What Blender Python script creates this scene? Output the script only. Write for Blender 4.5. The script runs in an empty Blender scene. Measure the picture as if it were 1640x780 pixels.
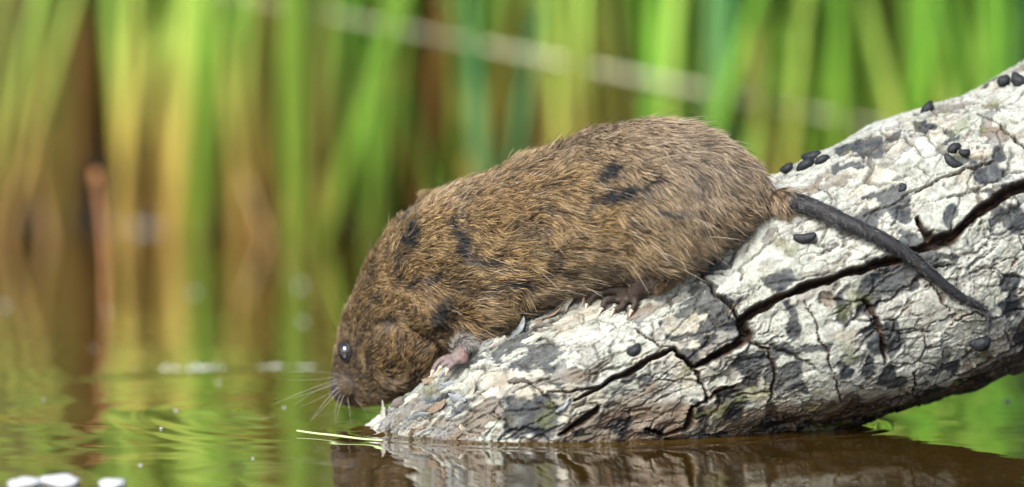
import bpy, math, random
import numpy as np
from mathutils import Vector, Matrix
from mathutils.bvhtree import BVHTree
from mathutils.kdtree import KDTree

random.seed(7)
RNG = np.random.default_rng(7)
SC = bpy.context.scene
COL = SC.collection

# ------------------------------------------------------------------ camera
CAM_Y, CAM_H, PITCH, FPX = -3.4, 0.5, 0.1226, 13600.0
camd = bpy.data.cameras.new('camera')
cam = bpy.data.objects.new('camera', camd); COL.objects.link(cam)
cam.location = (0, CAM_Y, CAM_H)
cam.rotation_euler = (math.pi/2 - PITCH, 0, 0)
camd.sensor_width = 36.0
camd.lens = 36.0*FPX/1640.0
camd.clip_start = 0.1; camd.clip_end = 500
camd.dof.use_dof = True
camd.dof.focus_distance = 3.443
camd.dof.aperture_fstop = 3.6
SC.camera = cam

# ------------------------------------------------------------------ world and sun: bright overcast
SUN_EL, SUN_AZ = math.radians(43), math.radians(-150)   # azimuth measured from +Y towards +X: behind the camera's left shoulder
world = bpy.data.worlds.new('World'); SC.world = world; world.use_nodes = True
wn = world.node_tree.nodes; wl = world.node_tree.links
bg = wn['Background']
sky = wn.new('ShaderNodeTexSky'); sky.sky_type = 'NISHITA'; sky.sun_disc = False
sky.sun_elevation = SUN_EL; sky.sun_rotation = SUN_AZ
sky.air_density = 1.0; sky.dust_density = 4.0; sky.ozone_density = 1.0
wl.new(sky.outputs[0], bg.inputs[0]); bg.inputs[1].default_value = 0.15
sund = bpy.data.lights.new('sun', 'SUN'); sund.energy = 2.8; sund.angle = math.radians(22); sund.color = (1, .975, .94)
sun = bpy.data.objects.new('sun', sund); COL.objects.link(sun)
sdir = Vector((math.sin(SUN_AZ)*math.cos(SUN_EL), math.cos(SUN_AZ)*math.cos(SUN_EL), math.sin(SUN_EL)))
sun.rotation_euler = sdir.to_track_quat('Z', 'Y').to_euler(); sun.location = (0, 0, 3)
SC.view_settings.view_transform = 'Standard'
try: SC.view_settings.look = 'None'
except Exception: pass
SC.view_settings.exposure = 1.15
SC.view_settings.gamma = 1.0
SC.cycles.use_denoising = True
SC.cycles.max_bounces = 8
SC.cycles.transparent_max_bounces = 16

# ------------------------------------------------------------------ helpers
CP = np.array([0, CAM_Y, CAM_H])
FW = np.array([0, math.cos(PITCH), -math.sin(PITCH)]); UP = np.array([0, math.sin(PITCH), math.cos(PITCH)]); RT = np.array([1., 0, 0])
def ray(u, v):
    return FW + RT*((u-820)/FPX) + UP*((390-v)/FPX)
def at(u, v, y):
    d = ray(u, v); return CP + d*((y-CAM_Y)/d[1])
def on_water(u, v, z=0.0):
    d = ray(u, v); return CP + d*((z-CAM_H)/d[2])
def project(P):
    d = P - CP; z = d@FW
    return 820 + FPX*(d@RT)/z, 390 - FPX*(d@UP)/z

def smooth(a, b, x):
    t = np.clip((x-a)/(b-a), 0, 1); return t*t*(3-2*t)
def _h(ix, iy, iz, seed):
    n = (ix.astype(np.int64)*374761393 + iy.astype(np.int64)*668265263 + iz.astype(np.int64)*2147483647 + seed*974634777) & 0xffffffff
    n = ((n ^ (n >> 13))*1274126177) & 0xffffffff
    n = ((n ^ (n >> 16))*2246822519) & 0xffffffff
    return ((n ^ (n >> 15)) & 0xffffff)/float(0xffffff)
def noise2(x, y, seed=0):
    ix = np.floor(x); iy = np.floor(y); fx = x-ix; fy = y-iy; z = np.zeros_like(ix)
    def g(dx, dy):
        a = _h(ix+dx, iy+dy, z, seed)*2*math.pi
        return np.cos(a)*(fx-dx) + np.sin(a)*(fy-dy)
    sx = fx*fx*fx*(fx*(fx*6-15)+10); sy = fy*fy*fy*(fy*(fy*6-15)+10)
    a = g(0, 0)*(1-sx) + g(1, 0)*sx; b = g(0, 1)*(1-sx) + g(1, 1)*sx
    return (a*(1-sy) + b*sy)*1.5
def fbm2(x, y, seed=0, o=4):
    s = 0; a = 1; t = 0
    for i in range(o):
        s = s + a*noise2(x*2**i+i*17.3, y*2**i-i*9.1, seed+i); t += a; a *= .5
    return s/t*1.6
def noise3(p, seed=0):
    ip = np.floor(p); f = p-ip; s = f*f*(3-2*f); r = 0
    for dx in (0, 1):
        for dy in (0, 1):
            for dz in (0, 1):
                w = (s[:, 0] if dx else 1-s[:, 0])*(s[:, 1] if dy else 1-s[:, 1])*(s[:, 2] if dz else 1-s[:, 2])
                r = r + w*_h(ip[:, 0]+dx, ip[:, 1]+dy, ip[:, 2]+dz, seed)
    return r*2-1
def interp(x, tab):
    tab = np.array(tab, float); return np.interp(x, tab[:, 0], tab[:, 1])
def cr(tab, t):
    """Catmull-Rom through the rows of tab at parameters t in 0..len-1"""
    tab = np.array(tab, float); n = len(tab); t = np.clip(t, 0, n-1-1e-9); i = np.floor(t).astype(int); f = (t-i)[:, None]
    p0 = tab[np.maximum(i-1, 0)]; p1 = tab[i]; p2 = tab[np.minimum(i+1, n-1)]; p3 = tab[np.minimum(i+2, n-1)]
    return .5*(2*p1 + (p2-p0)*f + (2*p0-5*p1+4*p2-p3)*f**2 + (-p0+3*p1-3*p2+p3)*f**3)

def mesh_np(name, V, F, smooth_sh=True):
    V = np.asarray(V, np.float32); F = np.asarray(F, np.int32); k = F.shape[1]
    me = bpy.data.meshes.new(name)
    me.vertices.add(len(V)); me.vertices.foreach_set('co', V.ravel())
    me.loops.add(F.size); me.loops.foreach_set('vertex_index', F.ravel())
    me.polygons.add(len(F)); me.polygons.foreach_set('loop_start', np.arange(0, F.size, k, dtype=np.int32))
    me.update(calc_edges=True)
    if smooth_sh: me.polygons.foreach_set('use_smooth', np.ones(len(F), bool))
    return me
def vcol(me, name, C):
    C = np.asarray(C, np.float32)
    if C.ndim == 1: C = np.stack([C, C, C], 1)
    a = me.attributes.new(name, 'FLOAT_COLOR', 'POINT')
    a.data.foreach_set('color', np.concatenate([C, np.ones((len(C), 1), np.float32)], 1).ravel())
def obj(name, me, mat=None, parent=None):
    o = bpy.data.objects.new(name, me); COL.objects.link(o)
    if mat is not None:
        me.materials.clear(); me.materials.append(mat)
    if parent is not None: o.parent = parent
    return o
def empty(name, loc=(0, 0, 0)):
    o = bpy.data.objects.new(name, None); COL.objects.link(o); o.location = loc; o.empty_display_size = .01; return o
def tag(o, label=None, cat=None, group=None, kind=None):
    if label: o['label'] = label
    if cat: o['category'] = cat
    if group: o['group'] = group
    if kind: o['kind'] = kind
    return o
def tube(pts, rad, n=12, flat=1.0, flatdir=None):
    """closed tube with round ends; returns V, F(quads)"""
    P = np.array(pts, float); R = np.array(rad, float); m = len(P)
    T = np.gradient(P, axis=0); T /= np.linalg.norm(T, axis=1)[:, None] + 1e-12
    P = np.concatenate([[P[0]-T[0]*R[0]*.95], [P[0]-T[0]*R[0]*.6], P, [P[-1]+T[-1]*R[-1]*.6], [P[-1]+T[-1]*R[-1]*.95]])
    R = np.concatenate([[R[0]*.2], [R[0]*.78], R, [R[-1]*.78], [R[-1]*.2]])
    T = np.concatenate([[T[0], T[0]], T, [T[-1], T[-1]]]); m = len(P)
    ref = np.array(flatdir if flatdir is not None else (0.13, 1, .21), float)
    a = np.arange(n)*2*math.pi/n; V = []
    for i in range(m):
        b = ref - T[i]*(ref@T[i]); b /= np.linalg.norm(b); c = np.cross(T[i], b)
        V.append(P[i] + R[i]*(np.cos(a)[:, None]*b*flat + np.sin(a)[:, None]*c))
    V = np.concatenate(V + [P[:1], P[-1:]]); F = []
    for i in range(m-1):
        for j in range(n):
            F.append((i*n+j, i*n+(j+1) % n, (i+1)*n+(j+1) % n, (i+1)*n+j))
    e0 = m*n; e1 = e0+1
    for j in range(0, n, 2):
        F.append((e0, (j+2) % n, j+1, j)); F.append((e1, (m-1)*n+j, (m-1)*n+j+1, (m-1)*n+(j+2) % n))
    return V, np.array(F)
def ellipsoid(c, rx, ry, rz, rot=None, nu=24, nv=14):
    V = []; F = []
    for i in range(nv+1):
        th = math.pi*i/nv
        for j in range(nu):
            ph = 2*math.pi*j/nu; V.append((math.sin(th)*math.cos(ph)*rx, math.sin(th)*math.sin(ph)*ry, math.cos(th)*rz))
    for i in range(nv):
        for j in range(nu):
            F.append((i*nu+j, (i+1)*nu+j, (i+1)*nu+(j+1) % nu, i*nu+(j+1) % nu))
    V = np.array(V)
    if rot is not None: V = V@np.array(rot).T
    return V + np.array(c), np.array(F)
def joinvf(parts):
    Vs = []; Fs = []; o = 0
    for V, F in parts:
        Vs.append(V); Fs.append(np.asarray(F)+o); o += len(V)
    return np.concatenate(Vs), np.concatenate(Fs)

class NT:
    def __init__(s, name):
        s.m = bpy.data.materials.new(name); s.m.use_nodes = True; s.t = s.m.node_tree; s.b = s.t.nodes['Principled BSDF']; s.out = s.t.nodes['Material Output']
    def n(s, typ, **kw):
        x = s.t.nodes.new(typ)
        for k, v in kw.items(): setattr(x, k, v)
        return x
    def l(s, a, b): s.t.links.new(a, b)
    def noise(s, scale, detail=4, rough=.55, coord='Object', dist=0):
        tc = s.n('ShaderNodeTexCoord'); nz = s.n('ShaderNodeTexNoise'); nz.inputs['Scale'].default_value = scale
        nz.inputs['Detail'].default_value = detail; nz.inputs['Roughness'].default_value = rough; nz.inputs['Distortion'].default_value = dist
        s.l(tc.outputs[coord], nz.inputs['Vector']); return nz
    def ramp(s, fac, stops):
        r = s.n('ShaderNodeValToRGB'); e = r.color_ramp.elements
        while len(e) < len(stops): e.new(.5)
        for x, (p, c) in zip(e, stops): x.position = p; x.color = (*c, 1) if len(c) == 3 else c
        s.l(fac, r.inputs[0]); return r
    def mix(s, a, b, fac, mode='MIX'):
        x = s.n('ShaderNodeMix', data_type='RGBA', blend_type=mode)
        for sock, val in ((x.inputs[0], fac), (x.inputs[6], a), (x.inputs[7], b)):
            if hasattr(val, 'is_output') or hasattr(val, 'links'): s.l(val, sock)
            else: sock.default_value = val if not isinstance(val, tuple) else (*val, 1)
        return x.outputs[2]
    def bump(s, h, strength, dist):
        b = s.n('ShaderNodeBump'); b.inputs['Strength'].default_value = strength; b.inputs['Distance'].default_value = dist
        s.l(h, b.inputs['Height']); s.l(b.outputs[0], s.b.inputs['Normal']); return b
    def attr(s, name):
        a = s.n('ShaderNodeAttribute'); a.attribute_name = name; return a
    def set(s, **kw):
        for k, v in kw.items(): s.b.inputs[k.replace('_', ' ')].default_value = v if not isinstance(v, tuple) else (*v, 1)
        return s

# ------------------------------------------------------------------ ground (pond bed and bank), one sheet
BANK_Y = 0.74
def ground_z(x, y):
    edge = BANK_Y + .02*np.sin(x*9) + .03*noise2(x*5, y*0+3.3, 5)
    d = y-edge
    z = np.where(d < 0, np.maximum(d*.35, -.085), np.minimum(d*.16, .06) + np.maximum(d-.6, 0)*.05)
    z = z + smooth(.42, .62, x)*np.clip(.30-np.abs(y-.06)*.9, 0, .24)*smooth(1.4, .8, x)*.95
    z = z + .006*fbm2(x*12, y*12, 9)
    z = np.where(y < -3.0, np.maximum(z, -.085 + (-y-3.0)*.25), z)
    return np.minimum(z, 1.2)
gx = np.concatenate([-np.geomspace(60, 1.25, 24), np.linspace(-1.2, 1.2, 161), np.geomspace(1.25, 60, 24)])
gy = np.concatenate([-np.geomspace(20, 1.3, 16), np.linspace(-1.2, 2.6, 200), np.geomspace(2.7, 120, 30)])
GX, GY = np.meshgrid(gx, gy, indexing='ij'); GZ = ground_z(GX, GY)
def grid_faces(ni, nj):
    i, j = np.meshgrid(np.arange(ni-1), np.arange(nj-1), indexing='ij'); a = (i*nj+j).ravel()
    return np.stack([a, a+nj, a+nj+1, a+1], 1)
m = NT('mud'); nz = m.noise(14, 6); nz2 = m.noise(90, 5)
c = m.ramp(nz.outputs[0], [(.3, (.018, .012, .008)), (.55, (.05, .032, .018)), (.75, (.045, .05, .015))])
m.l(m.mix(c.outputs[0], (.10, .075, .045), m.ramp(nz2.outputs[0], [(.55, (0, 0, 0)), (.7, (1, 1, 1))]).outputs[0]), m.b.inputs['Base Color'])
m.set(Roughness=.75); m.bump(nz2.outputs[0], .6, .01)
MUD = m.m
g = obj('ground', mesh_np('ground', np.stack([GX, GY, GZ], 2).reshape(-1, 3), grid_faces(len(gx), len(gy))), MUD)
g['kind'] = 'structure'; g['label'] = 'dark muddy pond bed and bank under the reeds'

# ------------------------------------------------------------------ fallen log
AX_Z0 = .063
SIL = [(560, 736), (580, 722), (600, 708), (640, 672), (700, 622), (760, 574), (830, 523), (900, 488), (960, 466), (1050, 424), (1140, 374), (1200, 335), (1250, 293),
       (1300, 268), (1380, 222), (1440, 190), (1475, 166), (1520, 153), (1600, 130), (1640, 122)]
def axis_y(x): return .033 + .16*np.maximum(x-.03, 0) + .10*np.maximum(x-.12, 0) + .02*np.maximum(-.02-x, 0)
def axis_z(x): return np.where(x > .152, AX_Z0 + .35*(x-.152), AX_Z0 + .43*(x-.152) - .25*np.maximum(.152-x-.1, 0)**2)
st = []
for u, v in SIL:
    x0 = (u-820)/3940
    for _ in range(3): p = at(u, v, axis_y(x0)+.005); x0 = p[0]
    st.append((p[0], (p[2]-axis_z(p[0]))*math.cos(math.atan(.39))))
st = [(-.14, .006), (-.105, .022)] + st + [(.26, .0595), (.6, .066)]
def log_R(x): return interp(x, st)
sA = np.concatenate([np.arange(-.135, -.08, .0012), np.arange(-.08, .232, .00052), np.geomspace(.2325, .62, 90)])
R_s = log_R(sA); k = np.exp(-np.linspace(-2, 2, 31)**2); k /= k.sum(); R_s = np.convolve(np.pad(R_s, 15, 'edge'), k, 'valid')
thA = np.concatenate([np.radians(np.arange(-150, -28, 3.)), np.radians(np.arange(-28, 176, .52)), np.radians(np.arange(177, 210.1, 3.))])
thA[-1] = thA[0]+2*math.pi
S, TH = np.meshgrid(sA, thA, indexing='ij'); RR = np.repeat(R_s[:, None], len(thA), 1)
eps = 1e-4
tx = np.stack([np.ones_like(sA), (axis_y(sA+eps)-axis_y(sA-eps))/2/eps, (axis_z(sA+eps)-axis_z(sA-eps))/2/eps], 1)
kk = np.ones(61)/61
for q in (1, 2): tx[:, q] = np.convolve(np.pad(tx[:, q], 30, 'edge'), kk, 'valid')
tx /= np.linalg.norm(tx, axis=1)[:, None]
bn = np.cross(np.array([0, 0, 1.]), tx); bn /= np.linalg.norm(bn, axis=1)[:, None]   # away from camera
nn = np.cross(tx, bn)                                                                   # up
AX = np.stack([sA, axis_y(sA), axis_z(sA)], 1)
DIR = np.cos(TH)[..., None]*nn[:, None] - np.sin(TH)[..., None]*bn[:, None]
base = AX[:, None] + DIR*RR[..., None]
PU, PV = project(base.reshape(-1, 3)); PU = PU.reshape(S.shape); PV = PV.reshape(S.shape)
view = base - CP; view /= np.linalg.norm(view, axis=2)[..., None]
facing = -(DIR*view).sum(2)
A_ = S; B_ = TH*.055
vis = facing > .04
visf = np.flatnonzero(vis.ravel()); pu = PU.ravel()[visf]; pv = PV.ravel()[visf]; af = A_.ravel()[visf]; bf = B_.ravel()[visf]
def uv2ab(u, v):
    i = np.argmin((pu-u)**2 + (pv-v)**2); return af[i], bf[i]
wA = A_ + .0035*fbm2(A_*55, B_*55, 31, 3) + .0009*fbm2(A_*300, B_*300, 33, 3)
wB = B_ + .0035*fbm2(A_*55+50, B_*55, 32, 3) + .0009*fbm2(A_*300+70, B_*300, 34, 3)
wA2 = A_ + .0012*fbm2(A_*140, B_*140, 35, 4); wB2 = B_ + .0012*fbm2(A_*140+30, B_*140, 36, 4)
def seg_dist(poly):
    ab = [uv2ab(u, v) for u, v, *_ in poly]; w = [p[2] for p in poly]
    best = np.full(A_.shape, 9.); bw = np.full(A_.shape, .001)
    for i in range(len(ab)-1):
        ax, ay = ab[i]; bx, by = ab[i+1]; dx, dy = bx-ax, by-ay; L = dx*dx+dy*dy+1e-12
        t = np.clip(((wA2-ax)*dx + (wB2-ay)*dy)/L, 0, 1)
        d = np.hypot(wA2-ax-t*dx, wB2-ay-t*dy); ww = (w[i]*(1-t)+w[i+1]*t)/3940/2
        s = d/ww < best/bw
        best = np.where(s, d, best); bw = np.where(s, ww, bw)
    return best, bw
CRACKS = [ # pixel polylines with width in photo pixels, depth in mm
 ([(925, 640, 3), (955, 625, 9), (1000, 600, 13), (1030, 582, 14), (1075, 560, 9), (1085, 568, 4)], 5.),
 ([(1075, 562, 5), (1112, 588, 8), (1154, 565, 16), (1195, 543, 20), (1186, 514, 14), (1240, 480, 17), (1294, 459, 16), (1358, 438, 14), (1430, 417, 12), (1470, 402, 14), (1495, 391, 22), (1530, 374, 20), (1563, 346, 16), (1600, 318, 16), (1640, 298, 15), (1700, 275, 12)], 8.),
 ([(1468, 352, 6), (1480, 372, 10), (1492, 390, 14)], 6.),
 ([(1121, 438, 4), (1144, 471, 5), (1165, 492, 5), (1183, 512, 8)], 4.),
 ([(880, 632, 4), (918, 628, 5), (955, 622, 6)], 2.5),
 ([(958, 655, 9), (940, 668, 15), (915, 684, 8), (893, 696, 5)], 4.5),
 ([(1034, 686, 6), (1061, 697, 10), (1098, 684, 14), (1107, 652, 8), (1126, 640, 7), (1172, 618, 8)], 4.5),
 ([(1108, 590, 7), (1120, 612, 5), (1130, 640, 6)], 3.),
 ([(1385, 346, 3), (1431, 327, 4), (1461, 311, 4), (1527, 281, 5), (1590, 262, 4)], 2.5),
 ([(1569, 188, 3), (1600, 208, 4), (1640, 242, 4)], 2.),
 ([(1520, 515, 3), (1560, 496, 4), (1590, 508, 3), (1640, 492, 4)], 2.),
 ([(1384, 480, 6), (1395, 503, 8), (1410, 545, 7), (1414, 575, 4)], 3.),
 ([(1456, 585, 4), (1462, 610, 4), (1440, 640, 6)], 2.5),
 ([(1430, 640, 7), (1480, 612, 9), (1540, 590, 9), (1600, 560, 8), (1650, 545, 8)], 3.),
 ([(1195, 543, 5), (1230, 560, 4), (1240, 600, 4), (1225, 640, 5)], 2.5),
 ([(840, 612, 2), (880, 640, 3), (890, 655, 2)], 1.5),
 ([(1020, 530, 2.5), (1040, 548, 3), (1075, 560, 3)], 1.5),
 ([(1300, 300, 2), (1330, 320, 3), (1345, 360, 2)], 1.2),
 ([(760, 600, 2), (800, 590, 3), (860, 560, 3), (905, 530, 2)], 1.5),
 ([(1290, 480, 2), (1310, 530, 3), (1330, 590, 3), (1345, 640, 2)], 1.4),
 ([(1470, 430, 2), (1500, 470, 3), (1530, 510, 2)], 1.2),
]
crack = np.zeros(A_.shape); crackm = np.zeros(A_.shape); lip = np.zeros(A_.shape)
wn_ = 1 + .45*fbm2(A_*70, B_*70, 41, 3)
for poly, dep in CRACKS:
    d, w = seg_dist(poly); w = w*wn_
    prof = 1-smooth(.35, 1.05, d/w)
    crack = np.maximum(crack, prof*dep*.001); crackm = np.maximum(crackm, 1-smooth(.75, 1.25, d/w))
    lip = np.maximum(lip, np.exp(-((d-w*1.6)/(.0016+w*.5))**2)*min(1, dep/5))
# plates: warped anisotropic Voronoi
SEEDS = []
for i, s0 in enumerate(np.arange(-.15, .64, .030)):
    for j, b0 in enumerate(np.arange(-.16, .21, .021)):
        SEEDS.append((s0 + (j % 2)*.015 + RNG.uniform(-.009, .009), b0 + RNG.uniform(-.007, .007)))
SEEDS = np.array(SEEDS)
F1 = np.full(A_.shape, 9.); F2 = np.full(A_.shape, 9.); PID = np.zeros(A_.shape, np.int32)
for i, (sx, sy) in enumerate(SEEDS):
    if True:
        d = np.hypot((wA-sx)*.72, wB-sy); c1 = d < F1
        F2 = np.where(c1, F1, np.minimum(F2, d)); F1 = np.where(c1, d, F1); PID = np.where(c1, i, PID)
edge = F2-F1
vw = .0013*np.clip(.45 + 1.2*fbm2(A_*40, B_*40, 51, 2), .12, 1.4)
vor = (1-smooth(.2, 1., edge/vw))*smooth(.1, .5, vw/.0011)
vor_d = vor*.0015 - (np.random.default_rng(5).random(len(SEEDS))*.0022)[PID]
# small secondary craquelure
def craq(fa, fb, seed, w):
    qa = wA2*fa; qb = wB2*fb; ia = np.floor(qa); ib = np.floor(qb); f1 = np.full(A_.shape, 9.); f2 = f1.copy(); z = np.zeros_like(ia)
    for da in (-1, 0, 1):
        for db in (-1, 0, 1):
            px = ia+da+_h(ia+da, ib+db, z, seed); py = ib+db+_h(ia+da, ib+db, z+1, seed)
            d = np.hypot(qa-px, qb-py); c1 = d < f1; f2 = np.where(c1, f1, np.minimum(f2, d)); f1 = np.where(c1, d, f1)
    return 1-smooth(.3*w, w, f2-f1)
tipf = smooth(.02, -.05, A_)                         # flaky broken end
cq = craq(130, 200, 61, .10)*smooth(-.15, .25, fbm2(A_*30, B_*30, 62, 3))
cq2 = craq(310, 420, 63, .13)*smooth(0, .3, fbm2(A_*45, B_*45, 64, 3))
n1 = fbm2(wA*42, wB*58, 71, 5); n2 = fbm2(wA*95, wB*130, 72, 5); n3 = fbm2(A_*500, B_*500, 73, 3); n4 = fbm2(wA*30+9, wB*36, 74, 4); n5 = fbm2(wA*190, wB*240, 75, 4)
crust = smooth(-.014, .010, n1 + .42 - .45*tipf - .25*smooth(.05, .12, B_)*smooth(.12, .02, A_))     # pale outer crust, missing in patches
crust2 = smooth(-.012, .012, n2 + .30 - .25*tipf)
flk = smooth(-.012, .012, n5 + .15)*(.35+.65*tipf)
H = .0018*fbm2(A_*15, B_*20, 81, 2) + .0004*fbm2(A_*70, B_*90, 82, 3)*(1+2*tipf)
H = H + .0011*crust + .0007*crust2 + .0006*flk + .00022*n3*(1+tipf) + .0011*lip
cq3 = craq(48, 88, 65, .045)*smooth(-.25, .05, fbm2(A_*24, B_*24, 66, 3))
H = H - cq3*.0011 - vor_d - cq*.0005 - cq2*.0003 - crack - .0012
H = H + .0022*tipf*(np.round(fbm2(wA*60, wB*90, 83, 3)*3)/3)
# hand placed dark slate patches (px centre, px radii)
PATCH = [(1582, 280, 34, 22), (1600, 252, 20, 16), (1440, 346, 24, 15), (1525, 348, 16, 22), (1393, 468, 22, 34), (1400, 535, 22, 30), (1425, 540, 14, 26), (1388, 585, 16, 26), (1425, 600, 16, 18),
 (1612, 452, 14, 22), (1616, 490, 17, 24), (1280, 602, 12, 26), (1266, 515, 11, 30), (1255, 560, 18, 14), (1205, 582, 34, 22), (1150, 520, 36, 18), (1105, 572, 28, 14), (850, 672, 48, 34), (878, 640, 24, 10), (1180, 640, 20, 26),
 (1345, 585, 14, 20), (1350, 500, 14, 28), (990, 678, 26, 20), (1250, 690, 26, 22), (1300, 690, 18, 26), (700, 640, 20, 10), (1245, 450, 26, 12), (1390, 240, 24, 16), (1350, 240, 26, 10), (1480, 200, 22, 12), (1230, 670, 12, 30), (1640, 530, 18, 26), (1510, 585, 26, 10), (1320, 650, 20, 14), (1620, 350, 22, 26), (1545, 262, 22, 10), (740, 655, 16, 8), (1010, 600, 14, 8), (1080, 540, 20, 10)]
slate = np.zeros(A_.shape); pw = 9.0
ju = PU + 16*fbm2(A_*90, B_*90, 91, 4); jv = PV + 16*fbm2(A_*90+33, B_*90, 92, 4)
for u, v, ru, rv in PATCH:
    slate = np.maximum(slate, 1-smooth(.82, 1.05, np.hypot((ju-u)/ru, (jv-v)/rv)))
slate *= vis
slate = np.maximum(slate, smooth(.36, .42, n4+.25*n5)*.9)
H = H - .0006*slate
P = base + DIR*H[..., None]
Zs = P[..., 2]
# colours (true surface colours)
def lerp(a, b, t): return a + (b-a)*t[..., None]
pale = lerp(np.array([.48, .52, .45]), np.array([.62, .65, .60]), np.clip(.5+.8*fbm2(A_*60, B_*60, 101, 4), 0, 1))
pale = lerp(pale, np.array([.50, .45, .34]), smooth(.05, .5, fbm2(wA*35, wB*35, 102, 4))*.6)
pale = lerp(pale, np.array([.30, .33, .30]), smooth(.15, .5, fbm2(A_*220, B_*220, 103, 4))*.55)
under = lerp(np.array([.24, .20, .15]), np.array([.30, .32, .31]), np.clip(.5+.9*fbm2(A_*70, B_*70, 104, 3), 0, 1))
colr = lerp(under, pale, crust*(.45+.55*crust2))
colr = lerp(colr, np.array([.036, .047, .058]), slate*np.clip(.93+.2*n5, .6, 1))
brown = smooth(.0, .4, fbm2(wA*28+5, wB*28, 105, 4) + .9*smooth(.020, .005, Zs)*smooth(-.01, .03, A_) - .25)
colr = lerp(colr, np.array([.16, .095, .045]), brown*.75*smooth(.075, .02, Zs)*smooth(-.02, .03, A_))
wetl = smooth(.004, -.004, Zs - .008 - .012*smooth(.09, .15, A_) - .018*smooth(.15, .24, A_) - .006*fbm2(A_*45, B_*45, 106, 4) - .35*np.maximum(A_-.152, 0))
wetl = wetl*smooth(.04, .10, A_)
colr = lerp(colr, np.array([.045, .027, .012]), wetl*.92)
BLK = [(1172, 642, 22, 28), (1240, 682, 22, 24), (1292, 688, 14, 26), (1060, 697, 32, 10), (1112, 664, 14, 22), (992, 680, 24, 18), (1150, 692, 34, 10), (1226, 690, 10, 30), (1335, 684, 22, 12), (1480, 622, 32, 9), (1440, 655, 22, 12), (1560, 600, 32, 8), (1200, 604, 20, 10), (1390, 672, 30, 10), (930, 690, 30, 6)]
blk = np.zeros(A_.shape)
for u, v, ru, rv in BLK: blk = np.maximum(blk, 1-smooth(.8, 1.05, np.hypot((ju-u)/ru, (jv-v)/rv)))
blk *= vis
colr = lerp(colr, np.array([.014, .016, .018]), blk*.95)
moss = smooth(.25, .5, fbm2(wA*80, wB*80, 107, 3))*smooth(.35, .6, fbm2(A_*22, B_*22, 108, 2)+.2)
colr = lerp(colr, np.array([.13, .15, .03]), moss*.5)
ck = np.clip(np.maximum(crackm, 0), 0, 1)
colr = lerp(colr, lerp(np.array([.030, .018, .011]), np.array([.14, .075, .04]), smooth(.0, .5, n5)*.8), ck)
fine = np.clip(np.maximum(np.maximum(vor*.85, cq3*.9), np.maximum(cq*.7, cq2*.5)), 0, 1)
colr = lerp(colr, np.array([.05, .04, .03]), fine*.85)
tipc = tipf*smooth(-.1, .3, fbm2(wA*110, wB*150, 109, 4))
colr = lerp(colr, np.array([.26, .30, .32]), tipc*.55)
colr = colr*.54
wet = np.clip(np.maximum(wetl, smooth(.010, .003, Zs)) + .12*slate + .25*tipc + .9*blk, 0, 1)
NS, NTH = S.shape
FQ = grid_faces(NS, NTH)[:, ::-1]
Vf = P.reshape(-1, 3); Cf = colr.reshape(-1, 3); Wf = wet.ravel()
# drop the last column's seam by reusing the first column
idx = np.arange(NS*NTH).reshape(NS, NTH); idx[:, -1] = idx[:, 0]; FQ = idx.ravel()[FQ]
fn = np.cross(Vf[FQ[:, 2]]-Vf[FQ[:, 0]], Vf[FQ[:, 3]]-Vf[FQ[:, 1]])
vn = np.zeros_like(Vf)
for q in range(4): np.add.at(vn, FQ[:, q], fn)
vn /= np.linalg.norm(vn, axis=1)[:, None] + 1e-12
if (vn.reshape(NS, NTH, 3)*DIR).sum(2).mean() < 0:
    FQ = FQ[:, ::-1]; vn = -vn
m = NT('bark'); ca = m.attr('col'); wa = m.attr('wet')
nzf = m.noise(900, 6, .65); nzm = m.noise(260, 5, .6)
spk = m.ramp(nzf.outputs[0], [(.30, (.45, .45, .42)), (.48, (1, 1, 1)), (.72, (1.18, 1.16, 1.1))])
spm = m.ramp(nzm.outputs[0], [(.30, (.62, .60, .56)), (.5, (1, 1, 1)), (.7, (1.08, 1.08, 1.05))])
cc = m.mix(m.mix(ca.outputs['Color'], spk.outputs[0], .75, 'MULTIPLY'), spm.outputs[0], .7, 'MULTIPLY')
m.l(cc, m.b.inputs['Base Color'])
rr = m.n('ShaderNodeMapRange'); rr.inputs['To Min'].default_value = .72; rr.inputs['To Max'].default_value = .16
m.l(wa.outputs['Fac'], rr.inputs[0]); m.l(rr.outputs[0], m.b.inputs['Roughness'])
hs = m.n('ShaderNodeMath', operation='ADD'); m.l(nzf.outputs[0], hs.inputs[0]); m.l(nzm.outputs[0], hs.inputs[1])
m.b.inputs['Specular IOR Level'].default_value = .3; m.bump(hs.outputs[0], .7, .0007)
BARK = m.m
LOG = empty('fallen_log', (0.1, .033, 0)); tag(LOG, 'weathered pale grey log with cracked flaking bark, one end sunk in the pond', 'log')
LO = np.array(LOG.location)
def sub_mesh(name, fsel):
    f = FQ[fsel]; u, inv = np.unique(f, return_inverse=True)
    me = mesh_np(name, Vf[u]-LO, inv.reshape(f.shape)); vcol(me, 'col', Cf[u]); vcol(me, 'wet', Wf[u])
    me.normals_split_custom_set_from_vertices(vn[u].astype(np.float32).tolist())
    return obj(name, me, BARK, LOG)
fc = FQ.copy(); fpid = PID.ravel()[FQ[:, 0]]
fdeep = ck.ravel()[FQ].mean(1) > .5
fa = A_.ravel()[FQ[:, 0]]; fb = B_.ravel()[FQ[:, 0]]
inview = (fa > -.078) & (fa < .232) & (fb > -.028) & (fb < .165) & (Zs.ravel()[FQ[:, 0]] > -.012) & ~fdeep
sub_mesh('trunk', ~inview)
for pid in np.unique(fpid[inview]):
    s_ = inview & (fpid == pid)
    if s_.sum() > 60: sub_mesh('bark_plate', s_)
    else: sub_mesh('bark_plate', s_)
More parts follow.
